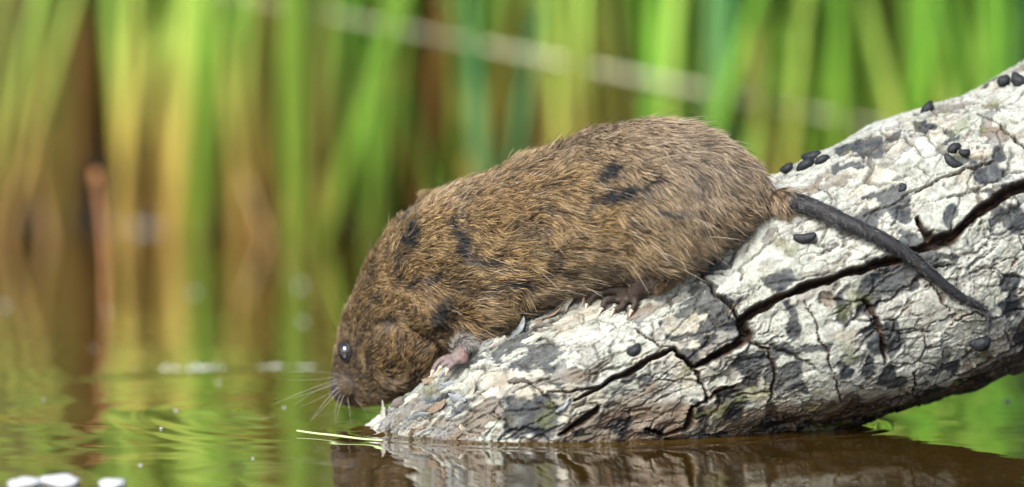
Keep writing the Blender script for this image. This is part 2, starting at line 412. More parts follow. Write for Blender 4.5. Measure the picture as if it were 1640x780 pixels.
# end cap at the far upper end
ring = Vf.reshape(NS, NTH, 3)[-1, :-1]; cen = AX[-1] - tx[-1]*.01
Vc = np.concatenate([ring, .55*ring+.45*cen + RNG.normal(0, .002, ring.shape), [cen]]); nr = len(ring); Fc = []
for i in range(nr):
    j = (i+1) % nr; Fc.append((i, j, nr+j, nr+i))
mc = mesh_np('broken_end', Vc-LO, np.array(Fc)); 
Fc2 = [(nr+i, nr+(i+1) % nr, 2*nr, 2*nr) for i in range(nr)]
m = NT('end_wood'); nz = m.noise(120, 5); m.l(m.ramp(nz.outputs[0], [(.3, (.06, .035, .02)), (.7, (.28, .19, .11))]).outputs[0], m.b.inputs['Base Color']); m.set(Roughness=.8); ENDW = m.m
import bmesh
bm = bmesh.new(); bv = [bm.verts.new(v) for v in (Vc-LO)]
for i in range(nr):
    j = (i+1) % nr; bm.faces.new((bv[i], bv[j], bv[nr+j], bv[nr+i])); bm.faces.new((bv[nr+i], bv[nr+j], bv[2*nr]))
bmesh.ops.recalc_face_normals(bm, faces=bm.faces); bm.to_mesh(mc) if False else None
mc2 = bpy.data.meshes.new('broken_end'); bm.to_mesh(mc2); bm.free(); obj('broken_end', mc2, ENDW, LOG)
bpy.data.meshes.remove(mc)
LOGBVH = BVHTree.FromPolygons([tuple(v) for v in Vf[::1]], [tuple(f) for f in FQ[::1]], all_triangles=False)
def on_log(u, v):
    d = Vector(ray(u, v)).normalized(); h = LOGBVH.ray_cast(Vector(CP), d)
    if h[0] is None:
        return None, None
    return np.array(h[0]), np.array(h[1])

# ------------------------------------------------------------------ pond water
NOSE_W = on_water(545, 667)
def water_z(x, y, dlog=None):
    r = np.hypot(x-NOSE_W[0]+.015, (y-NOSE_W[1]))
    jit = .006*noise2(x*14, y*14, 201)
    rr_ = r + jit
    z = .0006*np.exp(-((rr_-.145)/.0075)**2)*np.cos((rr_-.145)*2*math.pi/.017)*smooth(.09, .13, y-NOSE_W[1])*smooth(.2, -.02, x)
    z = z + .00010*np.exp(-((rr_-.06)/.035)**2)*np.cos(rr_*2*math.pi/.017)
    z = z + .00016*np.exp(-((rr_-.26)/.05)**2)*np.cos(rr_*2*math.pi/.045)
    a1 = noise2(x*9, y*16, 202); a2 = noise2(x*22+4, y*40, 203); a3 = noise2(x*6, y*5, 204)
    near = smooth(.45, .05, y)
    z = z + (.00070*a1 + .00024*a2*(.3+.7*np.clip(a3+.4, 0, 1)))*(.25+.75*near)
    z = z + .00005*noise2(x*60, y*90, 205)*near
    return z
wx = np.concatenate([-np.geomspace(60, .5, 22), np.linspace(-.48, .48, 560), np.geomspace(.5, 60, 22)])
wy = np.concatenate([-np.geomspace(20, .45, 18), np.linspace(-.43, .45, 560), np.linspace(.455, .9, 90)])
WX, WY = np.meshgrid(wx, wy, indexing='ij'); WZ = water_z(WX, WY)
# meniscus: distance from the log's outline at water level
zl = Vf.reshape(NS, NTH, 3); pts = zl[(np.abs(zl[..., 2]) < .0010)]
kd = KDTree(len(pts)); [kd.insert((p[0], p[1], 0), i) for i, p in enumerate(pts)]; kd.balance()
nearm = (WX > -.12) & (WX < .22) & (WY > -.06) & (WY < .12)
dl = np.full(WX.shape, 1.)
for i, j in zip(*np.nonzero(nearm)): dl[i, j] = kd.find((WX[i, j], WY[i, j], 0))[2]
WZ = WZ + .0016*np.exp(-dl/.0028) + .00030*np.exp(-((dl-.010)/.004)**2)*np.cos((dl-.010)*2*math.pi/.009)
m = NT('pond_water'); m.set(Base_Color=(.085, .050, .012), Roughness=.015, IOR=1.45)
m.b.inputs['Specular IOR Level'].default_value = .62; m.b.inputs['Coat Weight'].default_value = 1; m.b.inputs['Coat IOR'].default_value = 1.4; m.b.inputs['Coat Roughness'].default_value = .015
nz = m.noise(5, 4); m.l(m.ramp(nz.outputs[0], [(.35, (.030, .016, .003)), (.65, (.044, .027, .005))]).outputs[0], m.b.inputs['Base Color'])
WATER = m.m
w = obj('water', mesh_np('water', np.stack([WX, WY, WZ], 2).reshape(-1, 3), grid_faces(len(wx), len(wy))), WATER)
w['kind'] = 'structure'; w['label'] = 'murky brown pond water with ripples spreading from the vole'

# ------------------------------------------------------------------ water vole
SEC = [ # top px, bottom px, depth y of the centre, lateral half width / half thickness
 (529, 617, 533, 633, .060, .9), (530, 606, 546, 645, .060, .95), (533, 586, 575, 650, .060, .85), (541, 548, 624, 640, .060, .78), (553, 505, 668, 612, .060, .78), (573, 456, 704, 580, .059, .80),
 (602, 402, 730, 560, .057, .84), (644, 353, 748, 552, .055, .92), (692, 322, 772, 543, .053, .98), (746, 296, 808, 524, .050, 1.0), (806, 274, 850, 503, .048, 1.02), (870, 246, 900, 478, .047, 1.03),
 (940, 218, 962, 455, .046, 1.0), (1010, 203, 1034, 441, .046, 1.02), (1080, 202, 1100, 424, .046, 1.04), (1138, 218, 1152, 396, .047, 1.05), (1182, 245, 1188, 372, .048, 1.05), (1214, 276, 1216, 352, .049, 1.0), (1236, 303, 1236, 338, .050, .95), (1250, 314, 1250, 331, .05, .9)]
SECW = []
YC = lambda u: float(np.interp(u, [530, 600, 750, 900, 1050, 1240], [.058, .057, .048, .038, .028, .019]))
for tu, tv, bu, bv_, y, kx in SEC:
    y = YC((tu+bu)/2)
    T_ = at(tu, tv, y); B0 = at(bu, bv_, y); SECW.append(np.concatenate([(T_+B0)/2, (T_-B0)/2, [kx]]))
SECW = np.array(SECW)
tt = np.linspace(0, len(SEC)-1, 110); SI = cr(SECW, tt)
na = 40; ang = np.arange(na)*2*math.pi/na
Vb = []
for row in SI:
    c_, h_, kx = row[:3], row[3:6], row[6]; hw = np.linalg.norm(h_)*kx
    ct, sn = np.cos(ang), np.sin(ang)
    low = np.where(ct < 0, 1.05, 1.0)
    Vb.append(c_ + ct[:, None]*h_ + (sn*low*hw)[:, None]*np.array([0, 1, 0.]))
nsec = len(SI); Vb = np.concatenate(Vb + [SI[:1, :3], SI[-1:, :3]]); Fb = []
for i in range(nsec-1):
    for j in range(na): Fb.append((i*na+j, i*na+(j+1) % na, (i+1)*na+(j+1) % na, (i+1)*na+j))
for j in range(0, na, 2):
    Fb.append((nsec*na, (j+2) % na, j+1, j)); o = (nsec-1)*na; Fb.append((nsec*na+1, o+j, o+j+1, o+(j+2) % na))
parts = [(Vb, np.array(Fb))]
def rotv(v, ang):  # rotation about the y axis
    c, s = math.cos(ang), math.sin(ang); return np.array([[c, 0, s], [0, 1, 0], [-s, 0, c]])
parts.append(ellipsoid(at(1072, 366, YC(1080)-.020), .022, .011, .014, rotv(0, -.45)))          # near haunch
parts.append(ellipsoid(at(1072, 366, YC(1080)+.020), .022, .011, .014, rotv(0, -.45)))
parts.append(ellipsoid(at(772, 470, YC(772)-.020), .014, .010, .018, rotv(0, .3)))            # near shoulder
parts.append(ellipsoid(at(772, 470, YC(772)+.020), .014, .010, .018, rotv(0, .3)))
parts.append(ellipsoid(at(640, 566, YC(640)-.013), .014, .010, .014))                          # cheeks
parts.append(ellipsoid(at(640, 566, YC(640)+.013), .014, .010, .014))
parts.append(ellipsoid(at(548, 622, YC(548)-.006), .0052, .006, .0056)); parts.append(ellipsoid(at(548, 622, YC(548)+.006), .0052, .006, .0056))
CLAWS = []; LIMB = []
def log_pt(u, v, lift, dflt=.04):
    p, n = on_log(u, v)
    if p is None: return at(u, v, dflt)
    return p + n*lift
def limb(pts, rad, skin): LIMB.append((np.array(pts), np.array(rad), skin)); parts.append(tube(cr(pts, np.linspace(0, len(pts)-1, len(pts)*4)), np.interp(np.linspace(0, len(rad)-1, len(rad)*4), np.arange(len(rad)), rad), 12))
# near fore leg and paw
wr = log_pt(738, 580, .0055, .035); fy = wr[1]
limb([at(772, 500, .044), at(755, 538, (.044+fy)/2), at(742, 561, fy)], [.0075, .0046, .0034], 0); parts.append(ellipsoid(at(770, 508, YC(765)-.010), .013, .010, .0095, rotv(0, -.45)))
limb([at(742, 561, fy), at(734, 572, fy), at(724, 579, fy)], [.0034, .0034, .0026], 1)
limb([at(728, 573, fy+.002), at(713, 574, fy+.002), at(701, 582, fy+.001), at(694, 594, fy)], [.0018, .0015, .0014, .0011], 1); CLAWS.append((at(694, 594, fy), at(690, 603, fy-.0005)))
limb([at(730, 576, fy-.001), at(716, 580, fy-.002), at(706, 588, fy-.003)], [.0017, .0014, .0011], 1); CLAWS.append((at(706, 588, fy-.003), at(701, 597, fy-.003)))
limb([at(733, 577, fy-.003), at(722, 586, fy-.005), at(717, 593, fy-.006)], [.0017, .0014, .0011], 1); CLAWS.append((at(717, 592, fy-.006), at(714, 601, fy-.006)))
limb([at(742, 570, fy-.003), at(747, 574, fy-.003), at(742, 580, fy-.004)], [.0020, .0013, .0010], 1)
# far fore leg
limb([at(730, 500, .078), at(700, 545, .080), at(686, 585, .078)], [.008, .005, .0036], 0)
limb([at(688, 585, .078), at(674, 600, .078)], [.0026, .0018], 1)
# near hind foot
hk = log_pt(1046, 468, .006); 
limb([at(1085, 385, hk[1]+.006), at(1072, 428, hk[1]+.004), at(1052, 452, hk[1])], [.012, .0065, .0044], 0)
ft = log_pt(1008, 476, .0042); limb([at(1050, 452, hk[1]), log_pt(1030, 466, .0052), ft], [.0048, .0042, .0038], 1)
for a, b, c3 in (((985, 472), (958, 479), (944, 488)), ((990, 478), (972, 488), (964, 498)), ((1004, 482), (992, 492), (984, 500)), ((1016, 482), (1013, 493), (1012, 500)), ((1000, 468), (966, 470), (938, 480))):
    pa, pb, pc = log_pt(*a, .0030), log_pt(*b, .0026), log_pt(*c3, .0014)
    limb([ft, pa, pb, pc], [.0024, .0018, .0015, .0011], 1); CLAWS.append((pc, log_pt(c3[0]-5, c3[1]+7, .0003)))
# far hind leg
limb([at(1060, 400, YC(1060)+.028), at(1040, 440, YC(1040)+.034)], [.011, .006], 0)
# tail
TAIL = [(1218, 322, .019, .0056), (1262, 321, .017, .0050), (1310, 335, .042, .0043), (1360, 358, .036, .0039), (1410, 381, .031, .0036), (1455, 409, .027, .0033), (1490, 438, .024, .0030), (1525, 466, .022, .0026), (1556, 486, .021, .0021), (1574, 494, .021, .0017), (1582, 508, .020, .0013), (1584, 521, .020, .0009), (1583, 532, .02, .0005)]
hy = [on_log(u, v)[0] for u, v, y, r in TAIL]; hu = [(u, h[1]) for (u, v, y, r), h in zip(TAIL, hy) if h is not None and u > 1255]
pf = np.polyfit([a-1400 for a, b in hu], [b for a, b in hu], 2)
tp = []
for u, v, y, r in TAIL:
    yl = float(np.polyval(pf, u-1400)) - r - .0022
    if u <= 1262: yl = min(yl, y)
    tp.append(at(u, v, yl))
TAIL = [(u, v, y, r*.80) for u, v, y, r in TAIL]
tpi = cr(np.array(tp), np.linspace(0, len(tp)-1, 70)); tri = np.interp(np.linspace(0, len(tp)-1, 70), np.arange(len(tp)), [t[3] for t in TAIL])
parts.append(tube(tpi, tri, 12))
Vv, Fv = joinvf(parts)
me0 = mesh_np('vole_raw', Vv, Fv); tmp = bpy.data.objects.new('vole_raw', me0); COL.objects.link(tmp)
md = tmp.modifiers.new('r', 'REMESH'); md.mode = 'VOXEL'; md.voxel_size = .00075
md = tmp.modifiers.new('s', 'SMOOTH'); md.iterations = 5; md.factor = .5
dg = bpy.context.evaluated_depsgraph_get(); mev = bpy.data.meshes.new_from_object(tmp.evaluated_get(dg), depsgraph=dg)
COL.objects.unlink(tmp); bpy.data.objects.remove(tmp); bpy.data.meshes.remove(me0)
mev.name = 'body'
mev.polygons.foreach_set('use_smooth', np.ones(len(mev.polygons), bool))
nv = len(mev.vertices); VB = np.empty(nv*3); mev.vertices.foreach_get('co', VB); VB = VB.reshape(-1, 3)
VN = np.empty(nv*3); mev.vertices.foreach_get('normal', VN); VN = VN.reshape(-1, 3)
# nearest point on spine / limbs / tail
def region(Pq):
    """spine parameter t, limb skin flag (0 body,1 furred limb,2 bare paw,3 tail), tangent"""
    kd = KDTree(2000); info = []
    for i in range(0, len(SI)): info.append((SI[i, :3], 0, tt[i], None))
    cen = SI[:, :3]; dS = np.full(len(Pq), 9.); tS = np.zeros(len(Pq)); tan = np.gradient(cen, axis=0); tan /= np.linalg.norm(tan, axis=1)[:, None]
    hl = np.linalg.norm(SI[:, 3:6], axis=1)
    tg = np.zeros((len(Pq), 3)); best = np.full(len(Pq), 9.)
    for i in range(len(SI)):
        d = np.abs((Pq-cen[i])@tan[i])*2.0/.01 + np.linalg.norm((Pq-cen[i]), axis=1)/(hl[i]+.004)
        s = d < best; best[s] = d[s]; tS[s] = tt[i]; tg[s] = tan[i]
    # signed radial distance
    reg = np.zeros(len(Pq), int); lim = np.full(len(Pq), 9.)
    rad = np.linalg.norm(Pq-cr(SI[:, :3], tS/(len(SEC)-1)*(len(SI)-1)), axis=1)/(np.interp(tS, tt, hl)*1.1+.0005)
    for pts, rd, sk in LIMB:
        q = cr(pts, np.linspace(0, len(pts)-1, 16)); r = np.interp(np.linspace(0, len(rd)-1, 16), np.arange(len(rd)), rd)
        tgl = np.gradient(q, axis=0); tgl /= np.linalg.norm(tgl, axis=1)[:, None]+1e-9
        for i in range(16):
            d = np.linalg.norm(Pq-q[i], axis=1)-r[i]
            s = (d < lim) & (d < .0014) & ((rad > 1.03) | (sk == 1))
            lim[s] = d[s]; reg[s] = 1+sk; tg[s] = tgl[i]
    tgl = np.gradient(tpi, axis=0); tgl /= np.linalg.norm(tgl, axis=1)[:, None]
    for i in range(5, len(tpi)):
        d = np.linalg.norm(Pq-tpi[i], axis=1)-tri[i]; s = (d < .0014) & (Pq[:, 0] > tpi[5][0] + .0025*noise3(Pq*900, 377))
        reg[s] = 3; tg[s] = tgl[i]
    return tS, reg, tg
tS, reg, tg = region(VB)
ub, vb = project(VB)
skin = np.tile(np.array([.035, .030, .026]), (nv, 1))
skin[reg == 2] = (.16, .10, .085); skin[reg == 3] = (.012, .013, .015)
fore = (reg == 2) & (ub < 800); skin[fore] = (.13, .105, .10); skin[(reg == 2) & (ub > 900)] = (.030, .022, .017)
pk = fore & (ub > 737); skin[pk] = (.15, .095, .088)
skin[(tS < .8) & (reg == 0)] = (.03, .026, .024); skin[(np.hypot(ub-553, vb-564) < 26) & (reg == 0)] = (.014, .012, .011)
vcol(mev, 'col', skin)
m = NT('vole_skin'); a = m.attr('col'); nz = m.noise(700, 4)
m.l(m.mix(a.outputs['Color'], m.ramp(nz.outputs[0], [(.3, (.55, .5, .5)), (.65, (1.1, 1.1, 1.1))]).outputs[0], .8, 'MULTIPLY'), m.b.inputs['Base Color'])
m.set(Roughness=.62); m.b.inputs['Specular IOR Level'].default_value = .3; m.bump(nz.outputs[0], .5, .0005); SKIN = m.m
VOLE = empty('water_vole', tuple(at(900, 470, .045))); tag(VOLE, 'brown furry water vole drinking from the pond, crouched head-down on the log', 'vole')
VO = Vector(VOLE.location)
def vchild(name, me, mat, parent=None):
    me.transform(Matrix.Translation(-VO)); return obj(name, me, mat, parent or VOLE)
polys = np.empty(len(mev.loops), np.int32); mev.loops.foreach_get('vertex_index', polys)
ltot = np.empty(len(mev.polygons), np.int32); mev.polygons.foreach_get('loop_total', ltot)
assert (ltot == 4).all(); QF = polys.reshape(-1, 4)
VBVH = BVHTree.FromPolygons([tuple(v) for v in VB], [tuple(q) for q in QF])
def on_vole(u, v):
    h = VBVH.ray_cast(Vector(CP), Vector(ray(u, v)).normalized()); return np.array(h[0]), np.array(h[1])
body = vchild('body', mev, SKIN)

# eye
ep, en = on_vole(553, 564)
EYE_R = .0041; ec = ep - en*.0006
m = NT('eye_black'); m.set(Base_Color=(.003, .003, .004), Roughness=.03, IOR=1.7); m.b.inputs['Coat Weight'].default_value = .2; m.b.inputs['Coat Roughness'].default_value = .02; EYEM = m.m
eye = vchild('eye', mesh_np('eye', *ellipsoid(ec, EYE_R*.86, EYE_R*.86, EYE_R)), EYEM)
ep2 = np.array([ep[0], 2*YC(553)-ep[1], ep[2]])
vchild('eye', mesh_np('eye', *ellipsoid(ep2+np.array([0, -.0012, 0]), EYE_R*.86, EYE_R*.86, EYE_R)), EYEM)
# eyelid rim
m = NT('eyelid'); m.set(Base_Color=(.012, .011, .012), Roughness=.5); LIDM = m.m
e1 = np.cross(en, [0, 0, 1.]); e1 /= np.linalg.norm(e1); e2 = np.cross(e1, en)
aa = np.linspace(0, 2*math.pi, 33)[:-1]; Vl = []
rc = ec + en*.0012
for a in aa:
    dr = math.cos(a)*e1*.95 + math.sin(a)*e2*1.08
    for b in np.arange(6)*math.pi/3: Vl.append(rc + dr*(.0037 + .0003*math.cos(b)) + en*.0004*math.sin(b))
Fl = [(i*6+j, i*6+(j+1) % 6, ((i+1) % 32)*6+(j+1) % 6, ((i+1) % 32)*6+j) for i in range(32) for j in range(6)]
vchild('eyelid', mesh_np('eyelid', np.array(Vl), np.array(Fl)), LIDM)
# ears: open cups of bluish grey skin
m = NT('ear_skin'); nz = m.noise(400, 4); m.l(m.ramp(nz.outputs[0], [(.3, (.018, .025, .032)), (.7, (.06, .08, .095))]).outputs[0], m.b.inputs['Base Color']); m.set(Roughness=.85); EARM = m.m
def make_ear(c, ax_open, up_, r, h):
    ax_open = ax_open/np.linalg.norm(ax_open); sd = np.cross(up_, ax_open); sd /= np.linalg.norm(sd); u2 = np.cross(ax_open, sd)
    V = []; n1_, n2_ = 12, 17
    for sh in (0, 1):
        for i in range(n1_):
            f = i/(n1_-1)
            for j in range(n2_):
                a = -1.9 + 3.8*j/(n2_-1); rad = r*math.sin(min(f*1.75, 1.57))*(1-.0*f) - sh*.0006
                hh = h*f*(1-.28*(abs(a)/1.9)**2)
                V.append(c + u2*hh + (-ax_open*math.cos(a)*rad*.75 + sd*math.sin(a)*rad) + ax_open*(.0022*f*f))
    V = np.array(V); F = []; N = n1_*n2_
    for sh in (0, 1):
        for i in range(n1_-1):
            for j in range(n2_-1):
                q = [sh*N+i*n2_+j, sh*N+i*n2_+j+1, sh*N+(i+1)*n2_+j+1, sh*N+(i+1)*n2_+j]; F.append(q if sh == 0 else q[::-1])
    i = n1_-1
    for j in range(n2_-1): F.append((i*n2_+j, i*n2_+j+1, N+i*n2_+j+1, N+i*n2_+j))
    for j in (0, n2_-1):
        for i in range(n1_-1): F.append((i*n2_+j, (i+1)*n2_+j, N+(i+1)*n2_+j, N+i*n2_+j))
    return mesh_np('ear', V, np.array(F))
ear_p, ear_n = on_vole(660, 398)
vchild('ear', make_ear(ear_p - ear_n*.0060 + np.array([0, 0, 0]), np.array([-.15, -.97, .1]), np.array([.02, .12, 1.]), .0056, .0135), EARM)
vchild('ear', make_ear(at(692, 340, YC(690)+.010), np.array([-.5, .6, .1]), np.array([.0, .15, 1.]), .004, .0068), EARM)
EARS = [o for o in VOLE.children if o.name.startswith('ear')]
# claws
m = NT('claw'); m.set(Base_Color=(.48, .36, .26), Roughness=.35); CLAWM = m.m
for p0, p1 in CLAWS:
    mid = (p0+p1)/2 + np.array([0, 0, .0006]); vchild('claw', mesh_np('claw', *tube(np.array([p0, mid, p1]), [.0009, .0007, .00025], 8)), CLAWM)

# fur --------------------------------------------------------------
def hair_obj(name, PTS, RAD, COLR, mat, parent):
    n, kpt = PTS.shape[:2]; hc = bpy.data.hair_curves.new(name); hc.add_curves([kpt]*n)
    hc.attributes['position'].data.foreach_set('vector', (PTS - np.array(VO)).astype(np.float32).ravel())
    ra = hc.attributes.get('radius') or hc.attributes.new('radius', 'FLOAT', 'POINT'); ra.data.foreach_set('value', RAD.astype(np.float32).ravel())
    ca = hc.attributes.new('hcol', 'FLOAT_COLOR', 'POINT')
    ca.data.foreach_set('color', np.concatenate([COLR, np.ones((n, kpt, 1))], 2).astype(np.float32).ravel())
    hc.materials.append(mat); return obj(name, hc, None, parent)
m = NT('fur'); a = m.attr('hcol'); m.l(a.outputs['Color'], m.b.inputs['Base Color']); m.set(Roughness=.42); m.b.inputs['Specular IOR Level'].default_value = .45
FUR = m.m
tris = np.concatenate([QF[:, [0, 1, 2]], QF[:, [0, 2, 3]]])
ta = VB[tris[:, 0]]; tb = VB[tris[:, 1]]; tc_ = VB[tris[:, 2]]
area = np.linalg.norm(np.cross(tb-ta, tc_-ta), axis=1)/2
tt_reg = reg[tris[:, 0]]
dens = np.array([1., .9, .5, 1.2])[tt_reg]
NH = 290000
pr = area*dens; pr /= pr.sum()
ti = RNG.choice(len(tris), NH, p=pr)
r1 = np.sqrt(RNG.random(NH)); r2 = RNG.random(NH)
w0, w1, w2 = 1-r1, r1*(1-r2), r1*r2
def bl(X): return X[tris[ti, 0]]*w0[:, None] + X[tris[ti, 1]]*w1[:, None] + X[tris[ti, 2]]*w2[:, None]
root = bl(VB); nrm = bl(VN); nrm /= np.linalg.norm(nrm, axis=1)[:, None]
hreg = reg[tris[ti, 0]]; ht = tS[tris[ti, 0]]; htg = tg[tris[ti, 0]]
ru, rv = project(root)
# flow along the body, swept a little downwards on the flanks
flow = htg.copy(); bod = hreg == 0
flow[bod] += np.array([0, 0, -.38])[None]*smooth(4, 9, ht[bod])[:, None]
flow[bod & (ht < 7)] += np.array([.15, 0, .10])
haunch = bod & (ru > 1000); flow[haunch] += np.array([.25, 0, -.15])
swirl = np.stack([noise3(root*55+s*11, 300+s) for s in range(3)], 1); sw2 = np.stack([noise3(root*190+s*7, 310+s) for s in range(3)], 1)
flow += swirl*.65 + sw2*.75
flow -= nrm*(flow*nrm).sum(1)[:, None]; flow /= np.linalg.norm(flow, axis=1)[:, None]+1e-9
Lb = np.interp(ht, [0, 1, 2.5, 4, 6, 8, 11, 14, 16.5, 18], [.0016, .0024, .0038, .0055, .0075, .0088, .0098, .0104, .0095, .0080])
L = np.where(hreg == 0, Lb, np.choose(hreg, [0, .0046, .0020, .0032]))
L = L*RNG.uniform(.60, 1.0, NH)*(1+.25*noise3(root*120, 321))
lift = np.interp(ht, [0, 3, 6, 10, 15, 18], [.22, .30, .42, .42, .40, .35])*(1+.6*noise3(root*75, 330)); lift = np.where(hreg == 3, .08, np.where(hreg >= 1, .2, lift))
# partings: spots where the coat opens and the slate underfur shows; the neck spot is painted crease shade
PART = [(978, 279, 32, 10, -.5), (1000, 312, 44, 13, -.28), (1052, 298, 26, 5, -.2), (745, 398, 12, 36, -.3), (733, 358, 6, 26, .2), (656, 370, 16, 38, -.12), (706, 505, 13, 34, .35), (778, 418, 26, 5, .3), (1085, 345, 34, 5, .1), (870, 335, 20, 4, .5), (905, 410, 4, 30, .1), (948, 330, 4, 34, .2), (1020, 360, 22, 4, .2), (640, 425, 4, 30, .5), (830, 458, 26, 4, -.3), (668, 452, 24, 4, -.6), (600, 480, 4, 22, .5), (700, 445, 30, 5, -.5)]
part = np.zeros(NH); PARTL = PART
nearside = (nrm@(-FW)) > -.2
jx = ru + 9*noise3(root*260, 340); jy = rv + 9*noise3(root*260+5, 341)
for u, v, a, b, rot in PART:
    du, dv = jx-u, jy-v; x_ = du*math.cos(rot)+dv*math.sin(rot); y_ = -du*math.sin(rot)+dv*math.cos(rot)
    part = np.maximum(part, .6*np.exp(-((x_/a)**2+(y_/b)**2)**1.5)*nearside)
part = np.maximum(part, .55*smooth(.45, .75, noise3(root*85, 345)+.5*noise3(root*210, 346))*smooth(3, 7, ht)*(hreg == 0))
L = L*(1-.55*part)
# keep the eye and ear clear
de = np.linalg.norm(root-ep, axis=1); keep = de > .0029
de2 = np.linalg.norm(root-ep2, axis=1); keep &= de2 > .0029
L = np.where(de < .0075, np.minimum(L, .0030), L)
earz = (((ru-657)/13)**2 + ((rv-368)/32)**2 < 1) & nearside & (hreg == 0); pass
keep &= ~((ht > 17.8) & False)
kpt = 5; f = np.linspace(0, 1, kpt)
dirn = flow + nrm*lift[:, None]; dirn /= np.linalg.norm(dirn, axis=1)[:, None]
PT = np.zeros((NH, kpt, 3))
sag = np.where(hreg == 0, .12, .02)
for i, q in enumerate(f):
    PT[:, i] = root + (dirn*q)*L[:, None] + nrm*(L*.22*(q - q*q)*1.2)[:, None] - nrm*(L*.10*q*q)[:, None] + np.array([0, 0, -1.])*(sag*L*q*q)[:, None] - nrm*.0004
PT[:, 1:] += (RNG.normal(0, 1, (NH, 1, 3))*f[1:][None, :, None]**1.2)*(L*.16)[:, None, None]
# clumping
NC = 17000; ci = RNG.choice(NH, NC, replace=False); kdc = KDTree(NC)
for q, i in enumerate(ci): kdc.insert(root[i], q)
kdc.balance(); cl = np.array([kdc.find(p)[1] for p in root])
cw = (RNG.random(NC)*.5+.12)[cl]*(hreg == 0)
off = PT[ci[cl]] - root[ci[cl]][:, None] + root[ci[cl]][:, None]
tgt = root[ci[cl]][:, None] + (PT[ci[cl]]-root[ci[cl]][:, None])*(L/L[ci[cl]])[:, None, None]
PT = PT + (tgt-PT)*(cw[:, None]*f[None]**1.4)[..., None]
# colours: slate roots, brown shaft, golden tips; grey rump, dark face
crnd = RNG.random(NH); clr = RNG.random(NC)[cl]
tip = np.array([.42, .295, .135])[None]*(.30+1.25*(.6*crnd+.4*clr)**1.3)[:, None]
rump = smooth(900, 1200, ru - 1.2*(rv-330))*.75*bod
tip = tip + (np.array([.34, .285, .205])[None]*(.6+.7*crnd)[:, None]-tip)*rump[:, None]
back = smooth(.35, .95, nrm[:, 2])*.35*(hreg == 0); tip = tip*(1-.35*back[:, None]) + np.array([.27, .25, .22])*(.35*back)[:, None]
rust = smooth(.0, .6, noise3(root*45, 350)+.15)*.5; tip = tip + (tip*np.array([1.05, .92, .76])-tip)*rust[:, None]
head = smooth(6.5, 4, ht)*bod; tip = tip*(1-.38*head[:, None])
muz = smooth(2.2, .8, ht)*bod; tip = tip + (np.array([.11, .095, .085])-tip)*(muz*.8)[:, None]
bel = smooth(-.25, -.8, nrm[:, 2])*bod*smooth(2, 4, ht); tip = tip + (np.array([.36, .29, .20])-tip)*(bel*.5)[:, None]
black = (RNG.random(NH) < .20)&(hreg != 2); tip[black] = tip[black]*.10
lt = (RNG.random(NH) < .12)&bod; tip[lt] = tip[lt]*1.5+.03
tip = tip*(1-.82*part[:, None]) + np.array([.028, .034, .040])*(.8*part)[:, None]
patchy = noise3(root*33, 351); tip = tip*(1+.32*patchy)[:, None]
limbf = hreg == 1; tip[limbf] = tip[limbf]*.55; 
fl = limbf & (ru < 800); tip[fl] = np.array([.42, .41, .38])*(.3+.9*crnd[fl])[:, None]
tip[hreg == 2] = np.array([.17, .13, .10])*(.5+.8*crnd[hreg == 2])[:, None]
tl = hreg == 3; tip[tl] = np.where((crnd[tl] < .20)[:, None], np.array([[.15, .16, .17]]), np.array([[.007, .008, .010]]))
rootc = np.tile(np.array([.016, .016, .018]), (NH, 1))
midc = tip*np.array([.26, .22, .20])
gr = np.zeros((NH, kpt, 3)); gr[:, 0] = rootc; gr[:, 1] = rootc*.6+midc*.4; gr[:, 2] = midc; gr[:, 3] = tip*.9; gr[:, 4] = tip
dt = (RNG.random(NH) < .30) & bod; gr[dt, 4] = tip[dt]*.18
# underfur and wet black tufts where the coat is parted, plus painted neck-crease shade, point by point along the hairs
for i in range(kpt):
    pu_, pv_ = project(PT[:, i]); pu_ = pu_ + 11*noise3(root*300, 360) + 10*(crnd-.5); pv_ = pv_ + 9*noise3(root*300+9, 361) + 6*(clr-.5); dk = np.zeros(NH)
    for u, v, a, b, rot in PART:
        du, dv = pu_-u, pv_-v; x_ = du*math.cos(rot)+dv*math.sin(rot); y_ = -du*math.sin(rot)+dv*math.cos(rot)
        dk = np.maximum(dk, 1-smooth(.65, 1.15, np.hypot(x_/a, y_/b)))
    dk = dk*nearside*(hreg == 0)*(RNG.random(NH) < .93)
    gr[:, i] = gr[:, i]*(1-dk[:, None]) + np.array([.009, .013, .018])*dk[:, None]
rw = RNG.uniform(.75, 1.25, NH)*np.where(hreg == 3, .00008, np.where(hreg == 2, .00005, .000066))*np.interp(ht, [0, 3, 7], [.7, .8, 1.])
RADS = rw[:, None]*np.array([.8, 1., .95, .7, .22])[None]
fur = hair_obj('fur', PT[keep], RADS[keep], np.clip(gr[keep], 0, 1), FUR, VOLE)
